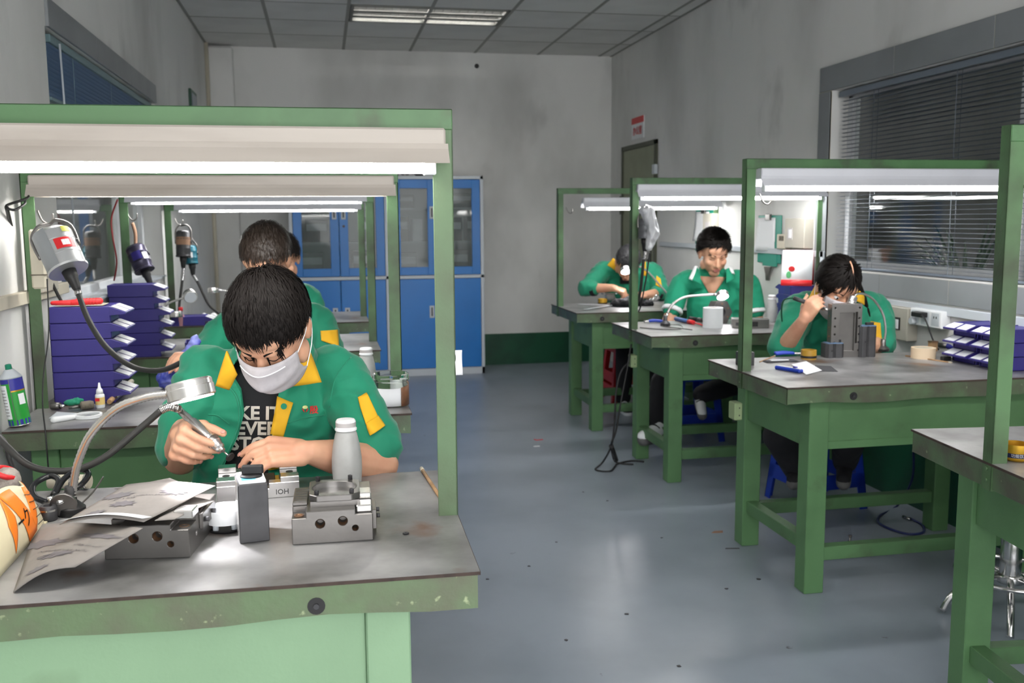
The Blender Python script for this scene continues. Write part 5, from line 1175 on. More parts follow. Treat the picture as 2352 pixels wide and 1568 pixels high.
for k in range(6): parts_box(-.925 - .004 * k * (k > 3), 4.475, ZT + k * .0545, math.radians(2), ORD[5 - k] + ' blue parts drawer of the stack below the purple motor', group='blue drawers stacked on the third bench')
parts_box(-.885, 5.80, ZT, 0, 'single blue parts drawer on the bench under the gooseneck lamp')
t = thing('open_tray', 'open blue tray beside the tall stack of blue drawers', 'tray', (-.64, 4.56, ZT), .1)
tr = MB().b2((0, 0, 0), (.17, .13, .004)).b2((0, 0, 0), (.17, .004, .05)).b2((0, .126, 0), (.17, .13, .05)).b2((0, 0, 0), (.004, .13, .05)).b2((.166, 0, 0), (.17, .13, .05)).build('body', 'blue_plastic', t, .001); MB().b2((.172, .02, .03), (.174, .06, .048)).build('label_card', 'label', t)
t = thing('red_knife', 'red handled folding tool lying on the top drawer', 'knife', (-.82, 3.40, ZT + .328), .15)
MB().cap((-.07, 0, .010), .007, (-.01, 0, .010), .009).build('blade_guard', 'red', t); h_ = MB().cap((-.01, 0, .010), .010, (.075, 0, .012), .011).build('grip', 'red', t)
for k in range(7): MB().lathe([(.0118, -.003), (.0125, 0), (.0118, .003)], (.005 + k * .010, 0, .0112), 12, (1, 0, 0), False).build('grip_rib', 'red', h_)
t = thing('paper_slip', 'cream paper slip under the red folding tool', 'paper', (-.79, 3.42, ZT + .3272)); MB().b2((-.09, -.04, 0), (.06, .05, .0015)).build('sheet', 'cream', t)
t = thing('glue_bottle', 'small white glue bottle with yellow and red label before the blue drawers', 'glue bottle', (-0.7329, 3.2690, 0.8000))
MB().lathe([(.013, 0), (.0145, .002), (.0145, .042), (.012, .046)], n=18).build('body', 'label', t); MB().lathe([(.0115, .046), (.010, .060), (.005, .066), (.0028, .083)], n=14).build('nozzle', 'label', t)
MB().lathe([(.0148, .012), (.0148, .036)], n=18, cap=False).build('wrap', 'gold_label', t)
MB().b2((-.012, -.0153, .024), (.002, -.0147, .034)).build('red_mark', 'red', t)
a_, b_ = Vector((-0.7125, 3.2945, 0.8000)), Vector((-0.7048, 3.6477, 0.8100)); t = thing('flat_brush', 'worn paint brush with metal ferrule beside the glue bottle', 'brush', a_); d_ = b_ - a_
MB().cyl(d_ * .02 + V(0, 0, .012), d_ * .24 + V(0, 0, .013), .008, .010, 8).build('bristles', 'wood', t); MB().cyl(d_ * .22 + V(0, 0, .013), d_ * .55 + V(0, 0, .014), .011, .012, 12).build('ferrule', 'chrome', t); MB().cyl(d_ * .55 + V(0, 0, .014), d_ + V(0, 0, .014), .012, .009, 12).build('handle', 'cream', t)
t = thing('magnifying_glass', 'white magnifying glass lying flat on the bench', 'magnifier', (-0.7352, 3.1126, 0.8000), .35)
MB().lathe([(.034, .001), (.041, .001), (.041, .011), (.034, .011), (.034, .001)], n=30, cap=False).build('rim', 'label', t); MB().lathe([(.034, .005), (.0001, .0065)], n=30).build('lens', 'glass', t); MB().cap((-.045, -.012, .008), .008, (-.10, -.03, .009), .010).build('handle', 'label', t)
paper('pale sanding paper square beside the magnifying glass', [(-0.8527, 3.1217, 0.8010), (-0.7876, 3.0931, 0.8010), (-0.7876, 3.1893, 0.8010), (-0.8539, 3.2162, 0.8030)], 'cab_white', 'paper_square')
t = thing('drill_chuck', 'small knurled drill chuck at the foot of the post', 'chuck', (-0.8598, 3.2546, 0.8000)); MB().cyl((-.02, .01, .014), (.008, 0, .014), .013, .011, 14).build('body', 'steel', t); MB().cyl((.008, 0, .014), (.022, -.005, .013), .009, .004, 12).build('nose', 'chrome', t)
t = thing('grinding_stone', 'worn grey grinding stone stick before the blue drawers', 'stone', (-0.7871, 3.2374, 0.8000), .3); MB().cyl((-.035, 0, .012), (.0, 0, .012), .005, n=8).build('shank', 'steel', t); MB().lathe([(.010, 0), (.014, .004), (.0145, .03), (.012, .04)], (0, 0, .0145), 16, (1, .1, 0)).build('stone', 'beige_dark', t)
t = thing('green_rag', 'scrap of green cloth behind the grinding stone', 'rag', (-0.8380, 3.3396, 0.8000)); organic(MB().ell((0, 0, .008), (.025, .015, .010)).ell((.02, .01, .014), (.018, .01, .012)), 'cloth', 'jacket', t, .004, 2, wr(.004, (60, 60, 60), 1))
# jar, second bottle, tape
t = thing('glass_jar', 'glass jar with a white label and brown paper on the bench end', 'jar', (.205, 3.10, ZT))
MB().lathe([(.050, 0), (.055, .004), (.056, .07), (.052, .080), (.060, .084), (.061, .094), (.060, .104), (.056, .106), (.054, .100), (.048, .080), (.051, .06), (.050, .006), (.0001, .005)], n=32, cap=False).build('body', 'glass', t)
MB().grid(lambda u, v: Vector((.0575 * math.cos(-2.55 + 1.55 * u), .0575 * math.sin(-2.55 + 1.55 * u), .004 + .058 * v)), 14, 2, .0006).build('label', 'paper', t)
MB().grid(lambda u, v: Vector((.0595 * math.cos(-1.05 + 1.5 * u), .0595 * math.sin(-1.05 + 1.5 * u), .002 + (.062 + .012 * u) * v)), 14, 3, .0008).build('brown_paper', 'brown_paper', t)
MB().lathe([(.0475, .006), (.0478, .035), (.0001, .036)], n=28).build('contents', 'paper', t)
bottle('milky plastic bottle with a white cap beside the glass jar', .138, 3.36)
t = thing('tape_roll', 'flat white tape reel with a yellow core beside the glass jar', 'tape', (0.1561, 3.0587, 0.8000)); MB().lathe([(.020, 0), (.030, 0), (.030, .012), (.020, .012), (.020, 0)], n=28, cap=False).build('reel', 'label', t); MB().lathe([(.020, .001), (.020, .011), (.015, .011), (.015, .001)], n=24).build('core', 'yellow_green', t)
# motors
s_hook('steel hook holding the grey motor', (-0.8911, 3.3000, 1.4126)); s_hook('steel hook holding the purple motor', (-0.9069, 4.8100, 1.4258)); s_hook('steel hook holding the pair of taped motors', (-0.8798, 6.1200, 1.3995))
motor('big grey hanging motor with a red sticker on the second left bench', (-0.8289, 3.2000, 1.3715), (-0.7733, 3.1500, 1.2551), .058, 'alu', (-0.8446, 3.2400, 1.4080), [(-0.7407, 3.1200, 1.1784), (-0.7073, 3.0800, 1.1034), (-0.6534, 3.0400, 1.0263), (-0.5741, 3.0000, 0.9705), (-0.4870, 2.9600, 0.9627), (-0.4144, 2.9400, 0.9920)], ((.36, .62, .5, 1.55, 'red'), (.08, .22, .45, .95, 'yellow_green'), (.42, .56, .8, 1.2, 'label'), (.02, .95, 1.75, 2.9, 'grey_tile')))
motor('dark purple hanging motor on a leather strap over the blue drawers', (-0.8756, 4.7800, 1.2904), (-0.8278, 4.7400, 1.1762), .046, 'purple_metal', (-0.8829, 4.8000, 1.4011), [(-0.7962, 4.7200, 1.0822), (-0.7751, 4.7000, 0.9761), (-0.7420, 4.6800, 0.8740)], ((.3, .62, 1.2, 2.2, 'blue_plastic'), (.4, .66, .5, 1.1, 'label')), bracket=False)

motor('black hanging motor wrapped in brown tape on the last left bench', (-0.8245, 6.0500, 1.3521), (-0.8294, 6.0300, 1.1955), .042, 'steel_dark', (-0.8441, 6.0800, 1.3940), [(-0.8404, 6.0000, 1.0397), (-0.8590, 5.9800, 0.9101), (-0.8663, 5.9600, 0.8068)], ((.25, .55, 0, 3.1, 'clay'),))
motor('teal hanging motor beside the taped black motor', (-0.7951, 6.1000, 1.2588), (-0.7875, 6.0800, 1.1507), .036, 'teal', (-0.8072, 6.1000, 1.3779), [(-0.7549, 6.0600, 1.0342), (-0.6927, 6.0200, 0.9026), (-0.6291, 6.0000, 0.8495)], ((.4, .7, 1.2, 2.0, 'label'),))
t = thing('sponge_strip', 'dirty cream sponge strip tied along the left post', 'sponge', (-0.8966, 3.2900, 1.2879)); MB().b2((-.022, -.012, -.095), (.022, .006, .095)).build('strip', 'cream', t, .006); MB().b2((-.024, -.014, -.052), (.024, .008, -.048)).build('tie', 'beige_dark', t)
cable('black and red wires looping off the end of the dusty second lamp', [(-0.9093, 3.2800, 1.5015), (-0.8978, 3.2200, 1.4796), (-0.9373, 3.1500, 1.4558), (-0.9174, 3.1500, 1.4426), (-0.9023, 3.2000, 1.4592), (-0.9119, 3.2500, 1.4709)], .004)
cable('black cord running down the left wall to the socket', [(-0.9376, 3.1500, 1.4519), (-0.9707, 3.3000, 1.3787), (-0.9741, 3.3500, 1.3150), (-0.9711, 3.4000, 1.2776), (-0.9702, 3.4000, 1.1911)], .006)
cable('red and black wire from the thin lamp to the third left post', [(-0.9331, 4.7500, 1.5104), (-0.9708, 4.7800, 1.4261), (-0.9716, 4.7800, 1.3447), (-0.9632, 4.8000, 1.2210), (-0.9802, 4.8000, 1.1282)], .004, 'wire_red')
cable('thin dark wire hanging down before the blue drawers', [(-0.8507, 3.2000, 1.2294), (-0.8509, 3.1800, 1.0669), (-0.8529, 3.1000, 0.9415), (-0.8310, 2.9900, 0.8665), (-0.8119, 2.9300, 0.7865), (-0.8084, 2.9200, 0.6714)], .0022)
cable('pair of black cords from the wall socket behind the grey motor', [(-0.9339, 3.5500, 1.2106), (-0.8907, 3.5000, 1.1377), (-0.8549, 3.4600, 1.1073)], .006)
t = thing('wall_socket', 'beige socket box on the left wall behind the grey motor', 'socket', (XL, 3.50, 1.26)); MB().b2((0, -.10, -.09), (.04, .10, .10)).build('box', 'beige_box', t, .004)
for y_ in (-.05, .04): MB().b2((.04, y_ - .02, -.02), (.075, y_ + .02, .03)).build('plug', 'black', t, .004)
t = thing('blue_bag', 'crumpled blue plastic bag hanging at the bowed worker\'s hand', 'bag', (-0.5577, 3.6000, 0.8056)); g = MB(); g.cap((.02, .0, .03), .035, (.07, .0, .12), .025); g.ell((.0, 0, .03), (.05, .03, .035)); g.cap((.07, 0, .12), .025, (.09, 0, .17), .012)
organic(g, 'bag', 'bag_blue', t, .005, 2, wr(.012, (25, 25, 25), 4))
gooseneck('small silver gooseneck lamp with holed head over the third left bench', (-0.8841, 5.2000, 0.8357), [(-0.8762, 5.2000, 0.8630), (-0.8444, 5.2000, 0.9353), (-0.8022, 5.1800, 0.9816), (-0.7332, 5.1600, 1.0088), (-0.7122, 5.1500, 1.0137)], (-0.6844, 5.1400, 1.0251), (.35, -.9, -.5), .035, 0, .02, .006, ringed=False)
gooseneck('low silver lamp head resting beside the single blue drawer', (-0.9283, 5.7600, 0.8344), [(-0.9222, 5.7600, 0.8596), (-0.9113, 5.7600, 0.8846), (-0.8941, 5.7600, 0.8943), (-0.8775, 5.7600, 0.8888)], (-0.8493, 5.7600, 0.8754), (0, -.1, -1), .038, 0, .02, .006, ringed=False)
gooseneck('gooseneck lamp with a flat head on the bench by the blue cabinets', (-0.5461, 6.2000, 0.7869), [(-0.5449, 6.2000, 0.8146), (-0.5408, 6.2000, 0.9111), (-0.5784, 6.2000, 0.9615), (-0.6252, 6.2000, 0.9763)], (-0.6829, 6.2000, 0.9802), (0, 0, -1), .036, 0, .02, .005, ringed=False, hthick=.03)
for k, (px, lab) in enumerate((((-0.7601, 6.0755, 0.8000), 'white crumpled tissue on the last left bench'), ((-0.7079, 6.1146, 0.8000), 'white folded paper on the last left bench'))):
    t = thing('paper_scrap', lab, 'paper', px); organic(MB().ell((0, 0, .015), (.04, .03, .016)).ell((.03, .0, .022), (.02, .02, .02)), 'paper', 'paper', t, .008, 1, wr(.01, (30, 30, 30), k))
bottle('milky plastic bottle beside the blue drawers of the right wall', 2.560, 5.12)
t = thing('pink_bottle', 'small pink spray bottle beside the flat lamp head', 'bottle', (-0.8295, 5.8174, 0.8000)); MB().lathe([(.02, 0), (.022, .05), (.012, .07), (.01, .085)], n=16).build('body', 'pink', t); MB().lathe([(.012, .085), (.013, .11)], n=12).build('cap', 'red', t)

# ================================================================ the right row
# --- bench with the drilled plate
t = thing('drilled_plate', 'tall grey steel plate full of drilled holes standing before the woman', 'steel plate', (2.1446, 3.7287, 0.8000), math.radians(-6))
W_, H_, D_ = .137, .232, .042
pl = MB().b2((0, 0, 0), (W_, D_, H_)).build('plate', 'steel', t); cu = MB().b2((.036, -.01, .028), (.104, .012, H_ - .038)).b2((.108, -.01, .06), (.117, .02, H_ - .035))
for z in (.03, .065, .10, .135, .17, .215): cu.cyl((.016, -.01, z), (.016, .02, z), .0045, n=10).cyl((W_ - .012, -.01, z), (W_ - .012, .02, z), .0045, n=10)
for z in (.04, .07, .105): cu.cyl((.042, -.01, z), (.042, .03, z), .005, n=10)
cut(pl, cu); pl.modifiers.new('bevel', 'BEVEL').width = .001
MB().b2((.0361, .0122, .028), (.104, .0128, H_ - .038)).build('insert', 'steel_bright', t)
for z in (.05, .09, .13, .18): MB().cyl((-.001, .022, z), (.001, .022, z), .004, n=10).build('side_hole', 'bronze', t)
for (lab, x, y, w_, d_, h_, r_) in (('short dark V block with a knob beside the tall drilled plate', 2.118, 3.715, .082, .06, .062, -6), ('tall dark V block with a blue top edge beside the drilled plate', 2.268, 3.700, .078, .06, .135, -4)):
    t = thing('v_block', lab, 'magnet block', (x, y, ZT), math.radians(r_)); MB().prism([(0, .012), (.012, 0), (w_ * .36, 0), (w_ * .45, .008), (w_ * .54, 0), (w_ - .012, 0), (w_, .012), (w_, d_), (0, d_)], 0, h_).build('body', 'steel_dark', t, .001)
    MB().b2((.006, .004, h_), (w_ - .006, d_ - .004, h_ + .003)).build('top_plate', 'slat_blue', t); MB().b2((w_ * .45, .02, h_ + .003), (w_ * .9, .034, h_ + .015)).build('knob', 'black', t, .001); MB().cyl((w_ * .3, -.0008, h_ * .5), (w_ * .3, .0, h_ * .5), .004, n=10).build('pin_hole', 'black', t)
t = thing('gold_tape_roll', 'amber tape roll with a dark band beside the short V block', 'tape', (2.0350, 3.7158, 0.8000)); MB().lathe([(.027, 0), (.033, 0), (.033, .04), (.027, .04), (.027, 0)], n=26, cap=False).build('roll', 'amber', t); MB().lathe([(.0335, .006), (.0335, .016)], n=26, cap=False).build('band', 'black', t)
gooseneck('silver gooseneck lamp curving over the shoulder of the woman', (2.4791, 3.8578, 0.8000), [(2.4869, 3.8708, 0.8100), (2.4894, 3.8600, 0.8910), (2.4727, 3.8600, 0.9667), (2.4247, 3.8500, 1.0279), (2.3618, 3.8200, 1.0609), (2.3111, 3.8000, 1.0693), (2.2844, 3.7900, 1.0591)], (2.2657, 3.7750, 1.0416), (-.35, -.1, -1), .020, .8, .025, .0055, ringed=False, base_m='steel')
t = thing('masking_tape', 'cream masking tape roll standing near the wall end', 'tape', (2.5193, 3.6212, 0.8000)); MB().lathe([(.038, 0), (.050, 0), (.050, .046), (.038, .046), (.038, 0)], n=30, cap=False).build('roll', 'mask_tape', t); MB().lathe([(.038, .001), (.0365, .001), (.0365, .045), (.038, .045)], n=30, cap=False).build('core', 'cream', t)
def stick(lab, a, b, w_=.006, m_='wood', name='wooden_stick', cat='stick'):
    a = Vector(a); b = Vector(b); t = thing(name, lab, cat, a); d = b - a; ang = math.atan2(d.y, d.x); MB().box(d / 2 + V(0, 0, w_ * .45), (d.length, w_, w_ * .8), rz(ang)).build('rod', m_, t, .0008); MB().box(d * .97 + V(0, 0, w_ * .5), (d.length * .06, w_ * 1.04, w_ * .9), rz(ang)).build('tip', 'cream', t); return t
stick('flat wooden stick lying before the masking tape', (2.4789, 3.6858, 0.8000), (2.5416, 3.4605, 0.8000)); stick('pale wooden stick beside the blue tweezers', (1.7888, 3.6731, 0.8000), (1.9331, 3.8230, 0.8000), .005)
t = thing('power_plug', 'black power plug on a thin cord beside the wooden stick', 'plug', (2.5638, 3.5311, 0.8000)); MB().b2((-.02, -.012, 0), (.02, .012, .018)).build('plug', 'black', t, .003); MB().tube([(.02, 0, .008), (.05, .0, .004), (.09, .03, .004), (.12, .10, .004)], .003, 6, 6).build('cord', 'black', t)
t = thing('bent_sandpaper', 'dark sandpaper strip curling up against the blue drawers', 'sandpaper', (2.6580, 3.6684, 0.8000)); MB().grid(lambda u, v: Vector((.25 * u, .05 * v - .02, .002 + .085 * max(0, u - .35) ** 1.6 * 2)), 12, 3, .001).build('strip', 'sand_grit', t)
a_, b_ = Vector((2.7808, 3.9035, 0.8000)), Vector((2.8294, 3.6816, 0.8000)); t = thing('air_handpiece', 'dark blue and chrome handpiece lying against the wall', 'power tool', a_); d_ = b_ - a_
MB().cyl(V(0, 0, .015), d_ * .3 + V(0, 0, .015), .010, .012, 12).build('nose', 'steel', t); MB().cyl(d_ * .3 + V(0, 0, .015), d_ * .55 + V(0, 0, .015), .015, n=14).build('collar', 'can_blue', t); MB().cyl(d_ * .55 + V(0, 0, .015), d_ + V(0, 0, .015), .014, .013, 14).build('barrel', 'chrome', t)
t = thing('wood_block', 'small brown block standing behind the masking tape', 'block', (2.6929, 3.8036, 0.8000)); MB().b2((-.015, -.015, 0), (.015, .015, .045)).build('block', 'wood', t, .001); MB().b2((-.016, -.016, .04), (.016, .016, .046)).build('cap', 'bronze', t)
t = thing('utility_knife', 'blue and white utility knife lying beside the white note', 'knife', (1.7999, 3.4308, 0.8000), math.radians(-70)); MB().b2((-.07, -.013, 0), (.06, .013, .014)).build('handle', 'blue', t, .004); MB().b2((-.065, -.005, .014), (.055, .006, .0165)).build('slide_cover', 'label', t, .001); MB().b2((.02, -.006, .0165), (.035, .006, .022)).build('slider', 'can_blue', t, .001)
paper('white note sheet lying beside the utility knife', [(1.8827, 3.5792, 0.8030), (1.8117, 3.3208, 0.8030), (1.9237, 3.4035, 0.8030), (1.9782, 3.6297, 0.8050)], 'paper', 'note_sheet')
paper('dark sandpaper sheet half under the white note', [(1.8861, 3.4031, 0.8010), (1.9743, 3.3702, 0.8010), (2.0217, 3.5093, 0.8010), (1.9721, 3.5459, 0.8010)], 'sand_grit')
t = thing('caliper', 'blue handled pliers lying on a dark cloth beside the post', 'pliers', (1.9917, 3.8083, 0.8000), math.radians(-15))
for s_ in (-1, 1): MB().tube([(-.06, s_ * .018, .012), (-.02, s_ * .016, .016), (.02, s_ * .004, .014)], .0065, 8, 5).build('handle', 'blue', t); MB().tube([(.02, s_ * .004, .014), (.05, s_ * .006, .012), (.085, s_ * .002, .008)], .005, 6, 4).build('jaw', 'chrome', t)
t = thing('dark_cloth', 'patterned dark cloth under the blue pliers', 'cloth', (1.8882, 3.6739, 0.8000)); MB().grid(lambda u, v: Vector((-.08 + .15 * u, -.03 + .06 * v, .002 + .002 * math.sin(u * 9))), 8, 4, .001).build('cloth', 'sand_grit', t); MB().b2((-.05, -.01, .006), (.03, .005, .008)).build('stripe', 'label', t)
t = thing('dark_block', 'small dark steel block behind the post of the plate bench', 'steel block', (1.6995, 3.6203, 0.8000)); MB().b2((-.03, -.02, 0), (.03, .03, .055)).build('block', 'steel_dark', t, .001); MB().b2((-.02, -.01, .055), (.02, .02, .058)).build('face', 'steel', t)
for k, (x, y, z) in enumerate(((2.60, 3.39, 0), (2.60, 3.39, 1), (2.60, 3.39, 2), (2.60, 3.22, 0), (2.60, 3.22, 1), (2.60, 3.22, 2))):
    c_ = parts_box(x + .19, y + .15, ZT + z * .0545, math.pi, ('lowest', 'middle', 'topmost')[z] + ' blue drawer of the ' + ('stack beside the handpiece' if y > 3.3 else 'stack in front of the handpiece stack'), group='blue drawers beside the handpiece')
for k in range(4): parts_box(2.765, 4.99, ZT + k * .0545, math.radians(84), ('lowest', 'third from the top', 'second from the top', 'topmost')[k] + ' blue drawer of the dusty stack under the calendar', group='blue drawers under the calendar')
t = thing('desk_calendar', 'standing desk calendar with a red flower print and red base', 'calendar', (2.675, 5.04, ZT + .2185), math.radians(-35))
MB().grid(lambda u, v: Vector((-.085 + .17 * u, -.05 + .045 * v, .001 + .20 * v)), 2, 2, .002).build('front_page', 'label', t); MB().grid(lambda u, v: Vector((-.085 + .17 * u, .045 - .045 * v, .001 + .20 * v)), 2, 2, .002).build('back_board', 'red', t); MB().grid(lambda u, v: Vector((-.086 + .172 * u, -.0525 + .0075 * v, .0 + .033 * v)), 2, 2, .003).build('red_base', 'red', t)
MB().ell((-.03, -.033, .095), (.018, .002, .016)).build('flower_print', 'emblem_red', t); MB().ell((-.045, -.040, .06), (.014, .002, .022)).build('leaf_print', 'leaf_print', t)

a_, b_ = Vector((2.0207, 3.8400, 1.0536)), Vector((2.1583, 3.7700, 1.0007)); t = thing('rotary_handpiece', 'slim dark and chrome handpiece held by the woman', 'power tool', a_); d_ = b_ - a_
MB().cyl(d_ * 0, d_ * .35, .009, .010, 12).build('rear_sleeve', 'steel_dark', t); MB().cyl(d_ * .33, d_ * .86, .0105, .009, 12).build('barrel', 'chrome', t); MB().cyl(d_ * .85, d_, .008, .003, 10).build('nose', 'steel_bright', t)
MB().tube([V(0, 0, 0), Vector((1.9961, 3.8800, 1.0394)) - a_, Vector((2.0234, 3.9500, 0.9739)) - a_, Vector((2.1138, 4.1000, 0.8751)) - a_], .004, 6, 6).build('hose', 'dado', t)
# --- bench with the hexagonal flange
gooseneck('silver gooseneck lamp lighting the white tape roll', (1.8950, 5.0895, 0.8000), [(1.8948, 5.0892, 0.8100), (1.9272, 5.1500, 0.8580), (1.9580, 5.1500, 0.9125), (2.0222, 5.1400, 0.9544), (2.1066, 5.1200, 0.9666), (2.1909, 5.1000, 0.9712)], (2.2372, 5.0900, 0.9684), (-.05, -.75, -1), .036, 2.0, .03, .0075, 1.5, ringed=False, hthick=.028)
t = thing('white_tape_roll', 'tall white paper tape roll beside the hexagonal flange', 'tape', (2.1178, 4.9389, 0.8000)); MB().lathe([(.030, 0), (.055, 0), (.055, .112), (.030, .112), (.030, 0)], n=32, cap=False).build('roll', 'label', t); MB().lathe([(.030, .001), (.028, .001), (.028, .111), (.030, .111)], n=24, cap=False).build('core', 'cream', t)
t = thing('hex_flange', 'hexagonal steel flange with a stepped bore standing on edge', 'flange', (2.235, 5.13, ZT), math.radians(14)); hx = [(.075 * math.cos(k * math.pi / 3), .065 + .075 * math.sin(k * math.pi / 3)) for k in range(6)]
fl = MB().prism(hx, -.028, .028, 'y').build('body', 'steel', t); cut(fl, MB().cyl((0, -.05, .065), (0, .05, .065), .026, n=24)); MB().lathe([(.0262, -.0285), (.021, -.01), (.021, .01)], (0, 0, .065), 24, (0, 1, 0), False).build('stepped_bore', 'steel_dark', t)
for k in range(6): a = k * math.pi / 3 + .5; MB().cyl((.05 * math.cos(a), -.029, .065 + .05 * math.sin(a)), (.05 * math.cos(a), -.0275, .065 + .05 * math.sin(a)), .005, n=10).build('bolt_hole', 'bronze', t)
t = thing('steel_bar', 'flat grey steel block beside the hexagonal flange', 'steel block', (2.215, 4.90, ZT), math.radians(-20)); MB().b2((0, 0, 0), (.20, .09, .05)).build('block', 'steel', t, .002); MB().b2((.11, -.001, .008), (.14, .0, .035)).build('recess', 'black', t); MB().b2((.02, -.0008, .012), (.06, 0, .03)).build('side_mark', 'steel_dark', t)
for (lab, a, b, m1, m2) in (('blue screwdriver with a red collar beside the white tape roll', (2.0536, 5.3400, 0.8000), (2.0813, 4.9938, 0.8000), 'blue_pale', 'red'), ('dark screwdriver behind the white tape roll', (2.1449, 5.3410, 0.8000), (2.1782, 5.1563, 0.8000), 'black', 'steel')):
    a = Vector(a); b = Vector(b); t = thing('screwdriver', lab, 'screwdriver', a); d = b - a; MB().cyl(V(0, 0, .012), d * .5 + V(0, 0, .012), .012, .011, 12).build('handle', m1, t); MB().cyl(d * .5 + V(0, 0, .012), d * .68 + V(0, 0, .012), .014, .012, 12).build('collar', m2, t); MB().cyl(d * .68 + V(0, 0, .012), d + V(0, 0, .008), .004, n=8).build('shaft', m2, t)

t = thing('pliers', 'blue handled pliers beside the base of the gooseneck lamp', 'pliers', (1.8557, 5.2430, 0.8000), .1)
for s_ in (-1, 1): MB().tube([(.075, s_ * .016, .01), (.03, s_ * .016, .014), (-.005, s_ * .005, .012)], .008, 8, 5).build('handle', 'blue', t); MB().tube([(-.005, s_ * .005, .012), (-.035, s_ * .004, .01)], .007, 6, 3).build('jaw', 'chrome', t)
cable('thin grey wire ring lying in front of the gooseneck base', [(1.7200, 5.0172, 0.8030), (1.8069, 4.9060, 0.8030), (1.9174, 4.8985, 0.8030), (1.9773, 5.0861, 0.8030), (1.8667, 5.0691, 0.8030), (1.9589, 4.8442, 0.8030)], .0025, 'steel', 'wire_loop')
# motor with a plastic bag
s_hook('steel hook holding the bagged motor', (1.6923, 5.0000, 1.4616)); s_hook('bare steel hook on the post of the plate bench', (1.6802, 3.4900, 1.4677)); s_hook('bare steel hook on the post by the door', (1.6668, 6.4600, 1.4579))
motor('grey ribbed hanging motor under a white plastic bag', (1.7145, 4.9400, 1.4046), (1.7123, 4.9300, 1.2970), .036, 'grey_ribbed', (1.7102, 4.9500, 1.4444), [(1.7027, 4.9200, 1.1752), (1.6996, 4.9500, 1.0314), (1.7024, 5.0000, 0.9557)], (), 'black')
t = thing('plastic_bag', 'white plastic bag hung over the ribbed motor', 'bag', (1.7296, 4.9000, 1.2342)); g = MB(); g.cap((.0, 0, .02), .018, (.02, 0, .09), .03); g.cap((.02, 0, .09), .03, (-.01, .0, .20), .032); g.ell((-.02, .0, .215), (.04, .035, .02))
organic(g, 'bag', 'bag_white', t, .006, 2, wr(.010, (30, 30, 12), 6))
cable('thin black cord hanging from the bagged motor', [(1.7298, 4.9000, 1.2225), (1.7186, 4.9200, 1.0805), (1.7006, 4.9500, 0.9358), (1.7056, 5.0000, 0.8951)], .004)
# --- far bench by the door
t = thing('gold_can', 'short gold tin on the bench by the door', 'tin', (1.9687, 6.5747, 0.8000)); MB().lathe([(.032, 0), (.034, .002), (.034, .034), (.032, .036), (.030, .034), (.030, .004)], n=24).build('tin', 'gold', t); MB().lathe([(.0345, .002), (.0345, .008)], n=24, cap=False).build('band', 'black', t)
t = thing('black_rag', 'crumpled black cloth on the bench by the door', 'rag', (2.0951, 6.3207, 0.8000)); organic(MB().ell((-.05, 0, .02), (.09, .07, .03)).ell((.03, .02, .035), (.07, .05, .035)).ell((.12, .0, .015), (.05, .04, .02)), 'cloth', 'black_cloth', t, .007, 2, wr(.012, (25, 25, 25), 8))
t = thing('foil_lump', 'crumpled silver foil beside the black cloth', 'foil', (2.3785, 6.6493, 0.8000)); organic(MB().ell((0, 0, .03), (.045, .035, .03)).ell((-.03, 0, .02), (.03, .03, .02)), 'foil', 'chrome', t, .006, 0, wr(.014, (50, 50, 50), 9))
t = thing('steel_work', 'bright flat steel part under the hand of the worker by the door', 'steel part', (2.1871, 6.7843, 0.8000)); MB().b2((-.16, -.02, .05), (.12, .03, .06)).b2((-.13, -.01, 0), (-.05, .03, .05)).b2((.02, -.01, 0), (.09, .03, .05)).build('part', 'steel_bright', t, .002); MB().b2((-.06, -.022, .052), (.0, -.02, .058)).build('shim', 'label', t)
for k, (a, b) in enumerate((((1.7718, 6.4965, 0.8020), (1.9747, 6.3207, 0.8060)), ((1.7100, 6.1037, 0.8020), (2.0097, 6.3820, 0.8060)))):
    a = Vector(a); b = Vector(b); t = thing('glass_strip', ('long clear plastic strip lying by the gold tin', 'clear plastic strip angled across the bench corner by the door')[k], 'strip', a); d = b - a; MB().box(d / 2 + V(0, 0, .004), (d.length, .03, .003), rz(math.atan2(d.y, d.x))).build('strip', 'bag_white', t); MB().box(d * .98 + V(0, 0, .006), (.02, .032, .006), rz(math.atan2(d.y, d.x))).build('end_clip', 'label', t)
gooseneck('gooseneck lamp with a glowing round head before the face of the worker by the door', (2.5599, 6.8831, 0.8000), [(2.5599, 6.8834, 0.8100), (2.4683, 6.6200, 0.8646), (2.3926, 6.6000, 0.9442), (2.3179, 6.5800, 1.0166), (2.2509, 6.5600, 1.0597), (2.1915, 6.5400, 1.0647)], (2.1230, 6.5200, 1.0419), (-.05, -.75, -1), .038, 2.4, .03, .007, 1.5, ringed=False, hthick=.03)
# --- nearest bench on the right: cut can
t = thing('cut_can', 'gold drink can cut short with a dark lettered band', 'can', (1.7024, 2.0377, 0.8000)); t.location = (1.678, 2.02, ZT)
MB().lathe([(.026, 0), (.030, .003), (.0325, .008), (.0328, .042), (.0322, .042), (.0320, .010), (.0001, .006)], n=32, cap=False).build('shell', 'gold', t)
bd = MB().lathe([(.0332, .010), (.0332, .021)], n=32, cap=False).build('band', 'can_navy', t)
me = text_mesh('功能饮料', .0095, .0003)
for q in me.vertices: a = -2.05 + q.co.x / .0335; z_ = q.co.y; q.co = Vector((.0337 * math.cos(a), .0337 * math.sin(a), .0155 + z_))
me.materials.append(M['label']); obj('lettering', me, t)
MB().lathe([(.0250, 0), (.0302, .0025)], n=32, cap=False).build('bottom_rim', 'chrome', t)
MB().grid(lambda u, v: Vector((.0316 * math.cos(1.9 + .35 * u), .0316 * math.sin(1.9 + .35 * u), .02 + .022 * v)), 4, 2).build('inner_label', 'label', t)
